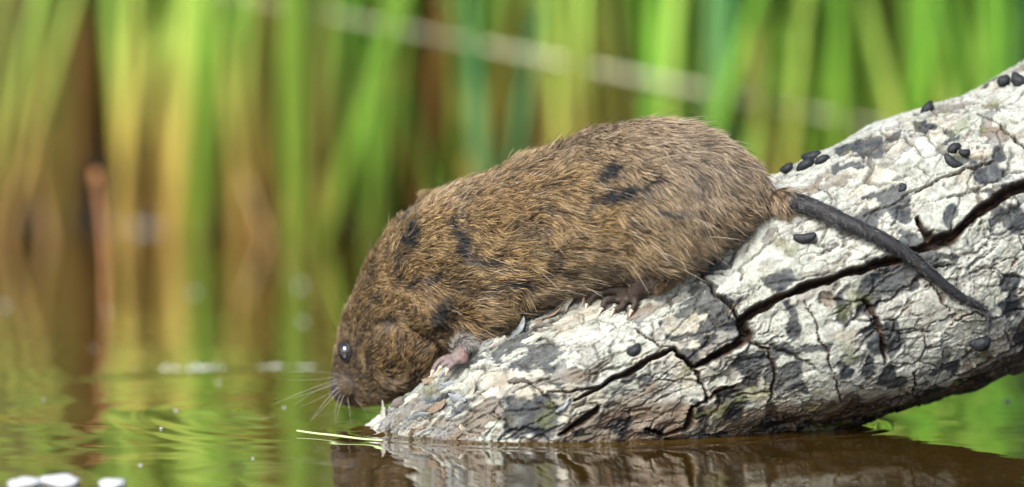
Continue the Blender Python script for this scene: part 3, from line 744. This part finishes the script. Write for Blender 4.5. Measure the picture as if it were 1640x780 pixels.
for eo in EARS:   # short hair along the outside and rim of each ear
    em = eo.data; ev = np.empty(len(em.vertices)*3); em.vertices.foreach_get('co', ev); ev = ev.reshape(-1, 3) + np.array(VO)
    N_ = 12*17; outer = ev[:N_].reshape(12, 17, 3); nh = 2600
    fi = 11*RNG.random(nh)**.55; fj = 16*RNG.random(nh); i0 = np.minimum(fi.astype(int), 10); j0 = np.minimum(fj.astype(int), 15); a_ = (fi-i0)[:, None]; b_ = (fj-j0)[:, None]
    q0 = (outer[i0, j0]*(1-a_)+outer[i0+1, j0]*a_)*(1-b_) + (outer[i0, j0+1]*(1-a_)+outer[i0+1, j0+1]*a_)*b_
    dup = outer[i0+1, j0]-outer[i0, j0]; dup /= np.linalg.norm(dup, axis=1)[:, None]+1e-9; cc_ = outer.reshape(-1, 3).mean(0); do = q0-cc_; do /= np.linalg.norm(do, axis=1)[:, None]
    dd = dup*.9 + do*.5 + RNG.normal(0, .25, (nh, 3)); dd /= np.linalg.norm(dd, axis=1)[:, None]; le = RNG.uniform(.0022, .0048, nh)
    EP = np.stack([q0 + dd*(le*q)[:, None] + np.array([.3, 0, -.1])*(le*q*q*.4)[:, None] for q in np.linspace(0, 1, 5)], 1)
    ecl = np.array([.30, .215, .11])*(.25+.9*RNG.random((nh, 1, 1)))*np.array([.25, .45, .7, 1., .9])[None, :, None]
    hair_obj('ear_fur', EP, np.repeat(np.array([[.00006, .00007, .00006, .00005, .00002]]), nh, 0), ecl, FUR, VOLE)
# guard hairs: long, sparse, dark, standing off the outline
gsel = np.flatnonzero(bod & keep & (ht > 6) & (RNG.random(NH) < .018)); ng = len(gsel)
GP = np.zeros((ng, 6, 3)); gl = L[gsel]*RNG.uniform(1.4, 2.1, ng)
gd = flow[gsel]*1.0 + nrm[gsel]*(.35*RNG.uniform(.4, 1.3, ng))[:, None] + RNG.normal(0, .12, (ng, 3)); gd /= np.linalg.norm(gd, axis=1)[:, None]
for i, q in enumerate(np.linspace(0, 1, 6)): GP[:, i] = root[gsel] + gd*(gl*q)[:, None] + np.array([0, 0, -1])*(gl*.12*q*q)[:, None]
gcol = np.where((RNG.random(ng) < .8)[:, None], np.array([[.03, .026, .022]]), np.array([[.48, .42, .32]]))
gcol = np.repeat(gcol[:, None], 6, 1)
GR = np.repeat(np.array([[.00006, .00006, .00006, .00005, .00004, .00001]]), ng, 0)
hair_obj('guard_hairs', GP, GR, gcol, FUR, VOLE)
# whiskers
WH = [((546, 606), (505, 618), (436, 648), .55), ((544, 612), (500, 630), (458, 640), .5), ((545, 616), (510, 652), (497, 676), .6), ((548, 628), (533, 652), (538, 678), .5), ((556, 634), (560, 655), (562, 678), .5), ((543, 604), (480, 612), (440, 606), .5), ((545, 600), (490, 590), (445, 600), .35),
      ((542, 541), (528, 505), (508, 470), .06), ((546, 535), (540, 505), (528, 462), .08), ((540, 545), (520, 540), (500, 530), .1), ((548, 622), (520, 650), (500, 672), .6), ((552, 630), (541, 655), (540, 672), .6), ((546, 610), (505, 622), (470, 650), .4), ((566, 636), (585, 655), (590, 672), .3), ((547, 618), (512, 640), (480, 652), .5)]
WP = []; WCc = []
for q, (a, b, c3, br) in enumerate(WH):
    try: pa, _ = on_vole(*a); y0 = pa[1]
    except Exception: y0 = .06
    if y0 is None: y0 = .06
    dy = -.010 - .006*(q % 3)
    qd = np.array([at(*a, y0+.001), at(*b, y0+dy*.5), at(*c3, y0+dy)])
    s = np.linspace(0, 1, 9)[:, None]; WP.append((1-s)**2*qd[0] + 2*s*(1-s)*(qd[1]*1.0) + s*s*qd[2]); WCc.append(np.tile([br*.7, br*.66, br*.58], (9, 1)))
WR = np.repeat(np.linspace(.00007, .00002, 9)[None], len(WH), 0)
hair_obj('whiskers', np.array(WP), WR, np.array(WCc), FUR, VOLE)

# ------------------------------------------------------------------ droppings and chips on the log
m = NT('dropping'); nz = m.noise(500, 4); m.l(m.ramp(nz.outputs[0], [(.3, (.005, .006, .007)), (.7, (.020, .024, .028))]).outputs[0], m.b.inputs['Base Color']); m.b.inputs['Specular IOR Level'].default_value = .25; m.set(Roughness=.6); m.bump(nz.outputs[0], .6, .001); DROP = m.m
PEL = [ # px, half length px, half width px, image angle, label
 (1300, 252, 16, 8, .12, 'dark dropping lying uppermost of the pile behind the vole rump'), (1292, 267, 16, 8, .25, 'dark dropping at the foot of the pile behind the vole rump'), (1318, 259, 12, 7, .1, 'small dark dropping at the uphill end of the pile behind the rump'), (1262, 271, 11, 7, .4, 'dark dropping fallen just downhill of the pile behind the rump'),
 (1488, 176, 12, 9, .9, 'stubby dark dropping on the bare ridge of the log'), (1527, 263, 20, 8, -.6, 'long dark dropping slanting beside the crack above the tail'), (1530, 241, 11, 8, 1.2, 'short dark dropping touching the long slanting one'), (1445, 301, 5.5, 6, 1.3, 'tiny round dark dropping alone on pale bark above the tail'),
 (1290, 380, 19, 8, .25, 'straight dark dropping lying alone under the tail root'), (1632, 133, 14, 11, -.7, 'thick dark dropping at the top of the log by its uphill end'), (1611, 132, 7, 10, .2, 'thin upright dark dropping beside the thick one at the log top'), (1017, 563, 11, 8, .6, 'greenish dark dropping on pale bark below the hind foot'),
 (1571, 549, 13, 12, .3, 'round black lump on the log under the tail tip'), (1545, 246, 9, 6, .2, 'flat dark dropping tucked behind the long slanting one')]
for u, v, hl, hw, an, lab in PEL:
    p, n = on_log(u, v)
    if p is None: p, n = on_log(u, v+8)
    if p is None: continue
    sc = 1/3940
    ax3 = RT*math.cos(an)+UP*math.sin(an); ax3 = ax3 - n*(ax3@n); ax3 /= np.linalg.norm(ax3)
    pts = [ax3*(q*hl*sc*.75) + n*(-.0006*q*q) + np.cross(n, ax3)*(.0009*q*q) for q in np.linspace(-1, 1, 7)]
    rd = np.array([.72, .93, 1., .97, 1.02, .92, .66])*hw*sc
    V, F = tube(np.array(pts), rd, 12); V = V + n*0
    rn = np.linalg.norm(V, axis=1)[:, None]; V = V*(1+.10*noise3(V*500+u, 400)[:, None])
    o = obj('dropping', mesh_np('dropping', V, F), DROP); o.location = p + n*(hw*sc*.55)
    tag(o, lab, 'dropping', 'droppings on the log')
# loose bark chips on the broken end (parts of the log)
CHIP = [(611, 656, 14, 9, .9), (690, 610, 17, 6, .25), (718, 618, 18, 7, .15), (760, 622, 16, 8, .2), (640, 645, 12, 6, .5), (655, 628, 14, 6, .5), (700, 655, 18, 7, .3), (735, 640, 16, 7, -.2), (785, 630, 15, 7, .3), (620, 690, 16, 5, .1), (598, 690, 14, 5, .4), (670, 688, 20, 6, .1), (670, 665, 16, 6, .4), (745, 690, 18, 6, .2), (830, 610, 18, 6, .25), (850, 545, 22, 6, .45), (880, 508, 26, 7, .5), (830, 532, 22, 6, .45), (900, 495, 20, 7, .5), (870, 522, 16, 6, .2), (800, 548, 20, 6, .5), (800, 668, 16, 7, .6), (905, 650, 14, 6, .8), ]
for q, (u, v, hl, hw, an) in enumerate(CHIP):
    p, n = on_log(u, v)
    if p is None: p, n = on_log(u+4, v+10)
    if p is None: continue
    ax3 = RT*math.cos(an)+UP*math.sin(an); ax3 -= n*(ax3@n); ax3 /= np.linalg.norm(ax3); by = np.cross(n, ax3)
    nseg = 14; Vt = []; rs = RNG.uniform(.5, 1.2, nseg)
    bend = RNG.uniform(.0004, .0016)
    for lay, (rz, rs_) in enumerate(((.0, .98), (.0005, 1.0), (.0007, .9))):
        for j in range(nseg):
            a = 2*math.pi*j/nseg; x_ = math.copysign(abs(math.cos(a))**.7, math.cos(a))*rs[j]*hl/3940*1.15*rs_; y_ = math.copysign(abs(math.sin(a))**.7, math.sin(a))*rs[(j*5) % nseg]*hw/3940*1.3*rs_
            Vt.append(p + ax3*x_ + by*y_ + n*(rz - .0002 + bend*(x_*3940/hl)**2*.8 + .0004*math.sin(j*2.3+q) + .0022*(x_*3940/hl+.2)*(q % 3 == 0)))
    cb = len(Vt); Vt.append(p - n*.0002); Vt.append(p + n*.0008); F = []
    for lay in range(2):
        for j in range(nseg): F.append((lay*nseg+j, lay*nseg+(j+1) % nseg, (lay+1)*nseg+(j+1) % nseg, (lay+1)*nseg+j))
    for j in range(0, nseg, 2): F.append((cb, (j+2) % nseg, j+1, j)); F.append((cb+1, 2*nseg+j, 2*nseg+j+1, 2*nseg+(j+2) % nseg))
    me = mesh_np('bark_chip', np.array(Vt)-LO, np.array(F), False)
    base_c = [(.36, .36, .31), (.17, .13, .09), (.20, .23, .25), (.44, .42, .34), (.10, .09, .08)][q % 5]
    vcol(me, 'col', np.array(base_c)*RNG.uniform(.75, 1.15, (len(Vt), 1))); vcol(me, 'wet', np.full(len(Vt), .35)); obj('bark_chip', me, BARK, LOG)

# ------------------------------------------------------------------ reeds
def leaf_mat(name, stops, transl=.35, rough=.42):
    m = NT(name); a = m.attr('tl'); oi = m.n('ShaderNodeObjectInfo'); nz = m.noise(30, 3)
    r = m.ramp(a.outputs['Fac'], stops)
    hs = m.n('ShaderNodeHueSaturation'); m.l(r.outputs[0], hs.inputs['Color'])
    mr = m.n('ShaderNodeMapRange'); mr.inputs['To Min'].default_value = .70; mr.inputs['To Max'].default_value = 1.25; m.l(oi.outputs['Random'], mr.inputs[0]); m.l(mr.outputs[0], hs.inputs['Value'])
    mr2 = m.n('ShaderNodeMapRange'); mr2.inputs['To Min'].default_value = .485; mr2.inputs['To Max'].default_value = .515; m.l(oi.outputs['Random'], mr2.inputs[0]); m.l(mr2.outputs[0], hs.inputs['Hue'])
    cc = m.mix(hs.outputs[0], m.ramp(nz.outputs[0], [(.3, (.7, .7, .6)), (.7, (1.15, 1.12, 1.05))]).outputs[0], .7, 'MULTIPLY')
    m.l(cc, m.b.inputs['Base Color']); m.set(Roughness=rough)
    tr = m.n('ShaderNodeBsdfTranslucent'); m.l(cc, tr.inputs[0]); mx = m.n('ShaderNodeMixShader'); mx.inputs[0].default_value = transl
    m.l(m.b.outputs[0], mx.inputs[1]); m.l(tr.outputs[0], mx.inputs[2]); m.l(mx.outputs[0], m.out.inputs[0]); return m.m
LM = {
 'green': leaf_mat('leaf_green', [(0, (.22, .19, .05)), (.06, (.20, .30, .03)), (.25, (.17, .39, .04)), (1, (.15, .37, .05))]),
 'lime': leaf_mat('leaf_lime', [(0, (.36, .20, .06)), (.12, (.48, .36, .09)), (.28, (.35, .51, .09)), (1, (.28, .54, .09))]),
 'blue': leaf_mat('leaf_blue_green', [(0, (.20, .20, .08)), (.1, (.16, .30, .10)), (.3, (.14, .40, .13)), (1, (.14, .40, .13))]),
 'yellow': leaf_mat('leaf_yellow', [(0, (.36, .19, .05)), (.16, (.54, .34, .08)), (.34, (.54, .47, .11)), (1, (.44, .50, .11))]),
 'straw': leaf_mat('leaf_straw', [(0, (.28, .13, .04)), (.15, (.44, .25, .09)), (.5, (.48, .34, .17)), (1, (.44, .34, .18))], .2),
 'brown': leaf_mat('leaf_brown', [(0, (.06, .035, .018)), (.4, (.14, .08, .04)), (1, (.20, .12, .06))], .15),
 'pale': leaf_mat('stem_pale', [(0, (.50, .52, .36)), (1, (.55, .56, .40))], .1),
}
def blade_mesh(w, h, bend, twist, lean=0, nseg=14, stem=False):
    V = []; F = []; tl = []
    for i in range(nseg+1):
        f = i/nseg; z = h*f*(1-.12*abs(bend)*f); x = bend*h*.55*f**2.2 + lean*h*f
        ww = w*(min(1, .55+f*2.2))*(1-max(0, (f-.45)/.55)**1.6)*.5 + .0002; th = min(.0011, ww*.25) if not stem else ww
        a = twist*f; ca, sa = math.cos(a), math.sin(a)
        for (p, q) in ((-1, 0), (0, -1), (1, 0), (0, 1)):
            px, py = p*ww, (q*th + (abs(p)*-.0 if stem else abs(p)*ww*.35)); V.append((x + px*ca - py*sa, px*sa + py*ca, z)); tl.append(f)
    for i in range(nseg):
        for j in range(4): F.append((i*4+j, i*4+(j+1) % 4, (i+1)*4+(j+1) % 4, (i+1)*4+j))
    return np.array(V), np.array(F), np.array(tl)
def leaf_data(name, *a, **k):
    V, F, t = blade_mesh(*a, **k); me = mesh_np(name, V, F); vcol(me, 'tl', t); return me
PROTO = {}
for kd_ in [k for k in LM if k != 'pale']:
    PROTO[kd_] = []
    for i in range(7):
        h = random.uniform(.42, .62); me = leaf_data('leaf', random.uniform(.006, .0115), h, random.uniform(-.35, .35), random.uniform(-1.2, 1.2)); me.materials.append(LM[kd_]); PROTO[kd_].append(me)
    me = leaf_data('stem', .006, .5, .03, .2, stem=True); me.materials.append(LM[kd_]); PROTO[kd_ + '_stem'] = me
RCOL = {'green': 'bright green', 'lime': 'yellow-green', 'blue': 'bluish green', 'yellow': 'golden yellow fading', 'straw': 'dry straw-coloured', 'brown': 'dead brown'}
def rtag(o, kd_, lean, y):
    how = 'upright' if abs(lean) < .025 else ('leaning toward the raised log end' if lean > 0 else 'leaning away from the log')
    row = 'at the water edge' if y < .74 else ('in the front rows' if y < 1.0 else 'deep in the reed bed')
    tag(o, f'{RCOL[kd_]} reed plant, {how}, {row}', 'reed', f'{RCOL[kd_]} reeds {how} {row}')
def reed_plant(x, y, kd_, nleaf=3, sc=1.0, lean=0., stem=True):
    z = float(ground_z(np.array([x]), np.array([y]))[0])
    o = empty('reed_plant', (x, y, z-.012)); o.scale = (sc, sc, sc); o.rotation_euler = (0, lean, 0)
    rtag(o, kd_, lean, y)
    if stem:
        s = bpy.data.objects.new('stem', PROTO[kd_ + '_stem']); COL.objects.link(s); s.parent = o; s.rotation_euler = (random.uniform(-.05, .05), random.uniform(-.06, .06), 0)
    for i in range(nleaf):
        l = bpy.data.objects.new('leaf', random.choice(PROTO[kd_])); COL.objects.link(l); l.parent = o
        l.location = (random.uniform(-.006, .006), random.uniform(-.006, .006), random.uniform(0, .02))
        l.rotation_euler = (random.uniform(-.12, .08), random.uniform(-.26, .26), random.uniform(-.9, .9) + (math.pi if random.random() < .5 else 0))
    return o
def at_bank(u, y):
    return at(u, 380, y)[0]
def kinds_at(u):
    if u < 130: return random.choices(['lime', 'yellow', 'straw', 'brown', 'green'], [6, 1, 1, 1, 2.5])[0]
    if u < 330: return random.choices(['lime', 'yellow', 'brown', 'green', 'straw'], [8, 1, .5, 4, .3])[0]
    if u < 560: return random.choices(['lime', 'green', 'yellow', 'brown', 'straw'], [5, 5, 1.5, .5, .6])[0]
    if u < 1000: return random.choices(['green', 'lime', 'blue', 'yellow', 'straw'], [6, 5, 2, 1.2, .2])[0]
    return random.choices(['green', 'lime', 'blue', 'yellow', 'straw'], [7, 3, 3, 1.2, .25])[0]
rs = np.random.default_rng(21)
# specific leaves seen in the photograph: (u at base, u at top of frame, depth, kind, width mm)
HERO = [(105, 90, .70, 'lime', 13), (225, 228, .74, 'lime', 14), (268, 305, .69, 'lime', 17), (300, 300, .80, 'yellow', 14), (330, 345, .76, 'lime', 13), (478, 492, .72, 'green', 12), (500, 590, .70, 'lime', 15), (560, 560, .82, 'yellow', 12), (640, 620, .74, 'green', 13), (690, 700, .80, 'lime', 12), (760, 735, .74, 'blue', 12), (800, 745, .72, 'lime', 11), (893, 868, .70, 'lime', 13), (962, 960, .72, 'lime', 17), (1090, 1060, .80, 'blue', 12), (1150, 1130, .82, 'straw', 10), (1200, 1212, .70, 'blue', 14), (1264, 1272, .72, 'yellow', 12), (1385, 1290, .74, 'green', 14), (1330, 1345, .80, 'lime', 10), (1420, 1400, .82, 'green', 12), (1470, 1490, .72, 'blue', 15), (1515, 1515, .76, 'lime', 13), (1570, 1550, .80, 'green', 12), (1600, 1625, .72, 'blue', 13), (1640, 1660, .78, 'green', 12), (40, 20, .76, 'lime', 11), (160, 150, .82, 'yellow', 12), (400, 385, .8, 'yellow', 12), (430, 440, .78, 'lime', 11)]
for ub_, ut_, y, kd_, wmm in HERO:
    xb = at_bank(ub_, y); p1 = at(ut_, 0, y); z = float(ground_z(np.array([xb]), np.array([y]))[0]) - .01
    ln = math.atan2(p1[0]-xb, p1[2]-z)
    o = empty('reed_plant', (xb, y, z)); o.rotation_euler = (0, ln, 0); rtag(o, kd_, ln, y)
    h = random.uniform(.45, .6); me = leaf_data('leaf', wmm*.0009, h, random.choice((-1, 1))*random.uniform(.02, .12), random.uniform(-.5, .5)); obj('leaf', me, LM[kd_], o)
    l = bpy.data.objects.new('leaf', random.choice(PROTO[kd_])); COL.objects.link(l); l.parent = o; l.rotation_euler = (-.1, random.uniform(-.12, .12), random.uniform(-1, 1)); l.location = (0, .012, 0)
for q in range(46):
    u = -20 + q*37 + rs.uniform(-12, 12); y = .66 + .16*rs.random()
    if 20 < u < 65 or 125 < u < 190 or 508 < u < 545: continue
    reed_plant(at_bank(u, y), y, kinds_at(u), 3, rs.uniform(.75, .95), rs.uniform(-.10, .10), False)
for u in (22, 38, 52, 66, 130, 150, 168, 188, 515, 532, 545, 835):  # brown plants added to darken the gaps between the green reeds
    y = rs.uniform(.78, 1.0); reed_plant(at_bank(u, y), y, 'brown', 3, rs.uniform(.9, 1.2), rs.uniform(-.05, .05))
for i in range(193):
    u = rs.uniform(-60, 1700); y = .66 + 1.0*rs.random()**1.5
    if y < 1.15 and (15 < u < 70 or 120 < u < 195 or 505 < u < 550): continue
    reed_plant(at_bank(u, y) + rs.uniform(-.004, .004), y, kinds_at(u), 3 if i % 3 else 2, rs.uniform(.85, 1.15), rs.uniform(-.07, .07))
def single(name, label, pa, pb, w, kd_, h=None, flat=True):
    pa = np.array(pa); pb = np.array(pb); d = pb-pa; h = np.linalg.norm(d)
    o = empty(name, tuple(pa)); o.rotation_mode = 'QUATERNION'; o.rotation_quaternion = Vector(d).to_track_quat('Z', 'Y'); tag(o, label, 'reed' if 'reed' in name else 'stem')
    obj('blade' if flat else 'stalk', leaf_data('blade', w, h, .02, .2, stem=not flat), LM[kd_], o); return o
def gnd(u, y):
    x = at_bank(u, y); return np.array([x, y, float(ground_z(np.array([x]), np.array([y]))[0]) - .005])
single('dead_reed', 'orange dead reed leaning left up from the waterline into a lime green leaf', gnd(455, .67), at(355, 180, .69), .008, 'straw')
single('dead_reed', 'orange dead reed leaning across the dark gap beside brown reeds', gnd(95, .68), at(15, 80, .70), .009, 'straw')
single('dead_reed', 'thin orange dead reed slanting down behind the back of the vole', gnd(1150, .69), at(965, 20, .70), .007, 'straw')
single('dead_reed', 'short orange dead reed slanting down to the log ridge', gnd(1410, .66), at(1345, 60, .67), .007, 'straw')
single('dead_reed', 'pale pinkish dead reed standing behind the vole rump', gnd(1080, .72), at(1078, 60, .72), .010, 'straw')
single('dead_reed', 'wide pale green reed leaf leaning right beside the dark gap', gnd(500, .665), at(590, 80, .68), .014, 'lime')
single('straw_stem', 'long pale straw stem lying slantwise across the green reeds', at(1420, 205, .665), at(330, -18, .655), .0030, 'pale', flat=False)
# upright stick in the shallow water with a knobby top
p0 = on_water(170, 492); o = tag(empty('stick', tuple(p0)), 'thin orange-brown stick with knobbed top standing in the shallow water', 'stick')
p1 = at(155, 283, p0[1]); V, F = tube(cr([p0*1.0 - [0, 0, .03], p0, (p0+p1)/2 + [.001, 0, 0], p1], np.linspace(0, 3, 12)) - p0, np.linspace(.0016, .0012, 12), 8)
m = NT('stick'); nz = m.noise(80, 4); m.l(m.ramp(nz.outputs[0], [(.3, (.16, .07, .025)), (.7, (.36, .17, .06))]).outputs[0], m.b.inputs['Base Color']); m.set(Roughness=.7); STICK = m.m
obj('stalk', mesh_np('stalk', V, F), STICK, o); V, F = ellipsoid(p1-p0, .0022, .0022, .0032); V = V*(1+.0*V); obj('knob', mesh_np('knob', V + .0008*noise3(V*400, 501)[:, None], F), STICK, o)
# mass of reeds farther back and to the sides: nobody could count it
def mass(name, n, place, mats, label):
    acc = {k: [[], [], [], 0] for k in mats}
    for i in range(n):
        x, y, kd_ = place(i); z = float(ground_z(np.array([x]), np.array([y]))[0]) - .01
        V, F, t = blade_mesh(random.uniform(.008, .014), random.uniform(.4, .75), random.uniform(-.3, .3), random.uniform(-1, 1), nseg=8)
        a = random.uniform(-1.2, 1.2); c, s = math.cos(a), math.sin(a); V = np.stack([V[:, 0]*c-V[:, 1]*s, V[:, 0]*s+V[:, 1]*c, V[:, 2]], 1)
        V[:, 0] += V[:, 2]*random.uniform(-.14, .14); V += (x, y, z)
        A = acc[kd_]; A[0].append(V); A[1].append(F+A[3]); A[2].append(t); A[3] += len(V)
    Vs = []; Fs = []; Ts = []; Mi = []; off = 0
    me_parts = []
    for q, kd_ in enumerate(mats):
        A = acc[kd_]
        if not A[0]: continue
        V = np.concatenate(A[0]); F = np.concatenate(A[1]); Vs.append(V); Fs.append(F+off); Ts.append(np.concatenate(A[2])); Mi.append(np.full(len(F), q)); off += len(V)
    me = mesh_np(name, np.concatenate(Vs), np.concatenate(Fs)); vcol(me, 'tl', np.concatenate(Ts))
    for kd_ in mats: me.materials.append(LM[kd_])
    me.polygons.foreach_set('material_index', np.concatenate(Mi).astype(np.int32)); o = obj(name, me); tag(o, label, 'reeds', kind='stuff')
def pl(i):
    y = random.uniform(1.5, 3.6); x = random.uniform(-1.9, 1.9); u = 820 + x/(y+3.4)*FPX
    return x, y, ('brown' if (u < 560 and random.random() < .35) else random.choices(['green', 'lime', 'blue', 'yellow'], [5, 2, 2, 1])[0])
mass('reed_bed', 3600, pl, list(LM), 'dense mass of green reeds filling the bank behind')
def pls(i):
    y = random.uniform(.7, 1.5); x = random.choice((-1, 1))*random.uniform(.36, 1.9)
    return x, y, random.choices(['green', 'lime', 'blue', 'yellow'], [5, 2, 2, 1])[0]
mass('reed_fringe', 900, pls, list(LM), 'reeds thickening along the bank to either side')

# ------------------------------------------------------------------ stones at the bank, floating bits
m = NT('pale_stone'); nz = m.noise(60, 5); m.l(m.ramp(nz.outputs[0], [(.3, (.13, .14, .15)), (.7, (.27, .29, .31))]).outputs[0], m.b.inputs['Base Color']); m.set(Roughness=.7); m.bump(nz.outputs[0], .5, .003); STONE = m.m
ST = [(222, 366, 36, 15, 'broad pale stone at the waterline under yellow reeds'), (500, 384, 20, 14, 'greyish stone at the waterline left of the vole neck')]
for u, v, a, b, lab in ST:
    p = on_water(u, v); sc = (p[1]-CAM_Y)/FPX
    V, F = ellipsoid((0, 0, 0), a*sc*1.5, a*sc*.8, b*sc*.8); V = V*(1+.22*noise3(V*70+u, 520)[:, None])
    o = obj('stone', mesh_np('stone', V, F), STONE); o.location = p - np.array([0, 0, b*sc*.25]); tag(o, lab, 'stone', 'pale stones along the waterline')
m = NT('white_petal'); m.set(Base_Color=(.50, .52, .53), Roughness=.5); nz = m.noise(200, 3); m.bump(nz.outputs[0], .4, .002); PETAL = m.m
FL = [(312, 470, 1.3, 'white petal floating alone in the middle of the still water'), (8, 491, 1.2, 'white petal floating by the brown reed reflections'), (485, 516, 1.0, 'dim white petal floating in front of the vole face'), (482, 458, 1.4, 'large pale petal floating near the bank left of the vole'), (95, 772, 8.5, 'large white foam flake on the near water'), (180, 776, 6.0, 'small white foam flake beside the large one'), (40, 776, 7.0, 'thin flat foam flake trailing off the large one'), (1612, 642, 1.2, 'white petal shape added for a pale reflection behind the raised underside of the log'), (258, 687, .6, 'tiny white seed floating on the rippled water'), (172, 500, .8, 'pale petal floating at the foot of the orange stick')]  # the petal behind the log underside imitates a pale water reflection
for q, (u, v, r, lab) in enumerate(FL):
    p = on_water(u, v); r *= .001; n = 18; Vt = []
    wob = [1 + .22*math.sin(j*2*math.pi/n*2+q) + .12*math.sin(j*2*math.pi/n*5+2*q) for j in range(n)]
    for (rr2, zz) in ((.6, -.0006), (1., .0002), (.93, .0009), (.55, .0016)):
        for j in range(n):
            a = 2*math.pi*j/n; Vt.append((math.cos(a)*r*rr2*wob[j], math.sin(a)*r*rr2*wob[j]*1.3, zz*min(1, r/.003) + .25*r*rr2*(rr2 > .9)*abs(math.sin(a+q))*.5))
    F = [(l*n+j, l*n+(j+1) % n, (l+1)*n+(j+1) % n, (l+1)*n+j) for l in range(3) for j in range(n)]
    Vt += [(0, 0, -.0006), (0, 0, .0016*min(1, r/.003))]; e = 4*n
    for j in range(0, n, 2): F += [(e, (j+2) % n, j+1, j), (e+1, 3*n+j, 3*n+j+1, 3*n+(j+2) % n)]
    o = obj('petal' if 'petal' in lab else ('foam_flake' if 'foam' in lab else 'seed'), mesh_np('petal', np.array(Vt), np.array(F)), PETAL); o.location = (p[0], p[1], float(water_z(p[0:1], p[1:2])[0])+.0003)
    tag(o, lab, 'petal' if 'petal' in lab else ('foam' if 'foam' in lab else 'seed'), 'white bits floating on the pond')
for q in range(7):
    u, v = ((70, 640), (150, 560), (282, 660), (350, 612), (405, 735), (455, 655), (225, 745))[q]
    p = on_water(u, v); V, F = ellipsoid((0, 0, 0), .0005+.0001*(q % 4), .0007, .0003, nu=8, nv=4); V = V*(1+.3*noise3(V*2500+q, 640)[:, None])
    o = obj('seed', mesh_np('seed', V, F), PETAL); o.location = (p[0], p[1], float(water_z(p[0:1], p[1:2])[0])+.0002); tag(o, 'tiny pale speck of dust floating on the pond', 'seed', 'dust specks on the pond')
# line of white bubbles added in place of the sky glint on the ripple crest
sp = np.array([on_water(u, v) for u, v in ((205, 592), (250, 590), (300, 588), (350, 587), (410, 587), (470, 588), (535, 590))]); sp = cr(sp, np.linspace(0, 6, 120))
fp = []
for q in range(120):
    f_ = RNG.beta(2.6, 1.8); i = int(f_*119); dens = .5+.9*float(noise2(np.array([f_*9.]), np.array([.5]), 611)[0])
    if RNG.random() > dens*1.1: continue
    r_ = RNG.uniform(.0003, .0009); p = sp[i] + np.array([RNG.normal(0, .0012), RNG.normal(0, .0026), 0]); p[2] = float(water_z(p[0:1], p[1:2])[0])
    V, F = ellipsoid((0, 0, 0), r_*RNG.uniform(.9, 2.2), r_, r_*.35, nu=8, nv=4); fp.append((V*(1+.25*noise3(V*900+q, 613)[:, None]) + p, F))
V, F = joinvf(fp); o = obj('glint_line', mesh_np('glint_line', V-sp[60], F), PETAL); o.location = sp[60]; tag(o, 'thin broken line of white bubbles standing in for a sky glint on the ripple before the vole', 'foam', kind='stuff')
# floating blade of grass at the log's tip
a, b, c3 = on_water(475, 695), on_water(535, 704), on_water(612, 712)
s = np.linspace(0, 1, 16)[:, None]; Q = (1-s)**2*a + 2*s*(1-s)*b + s*s*c3; Q[:, 2] = water_z(Q[:, 0], Q[:, 1]) + .0012
wv = .0011*np.sin(np.pi*np.clip(s[:, 0]*.9+.08, 0, 1))**.6; V = []; F = []
for i in range(16):
    for dx, dz in ((-1, 0), (0, .0005), (1, 0), (0, -.0004)): V.append(Q[i] + np.array([0, dx*wv[i]*1.6, dz]))
for i in range(15):
    for j in range(4): F.append((i*4+j, i*4+(j+1) % 4, (i+1)*4+(j+1) % 4, (i+1)*4+j))
m = NT('grass_blade'); m.set(Base_Color=(.34, .43, .20), Roughness=.4)
o = obj('grass_blade', mesh_np('grass_blade', np.array(V)-a, np.array(F)), m.m); o.location = a; tag(o, 'thin pale green grass blade floating at the sunken end of the log', 'grass blade')
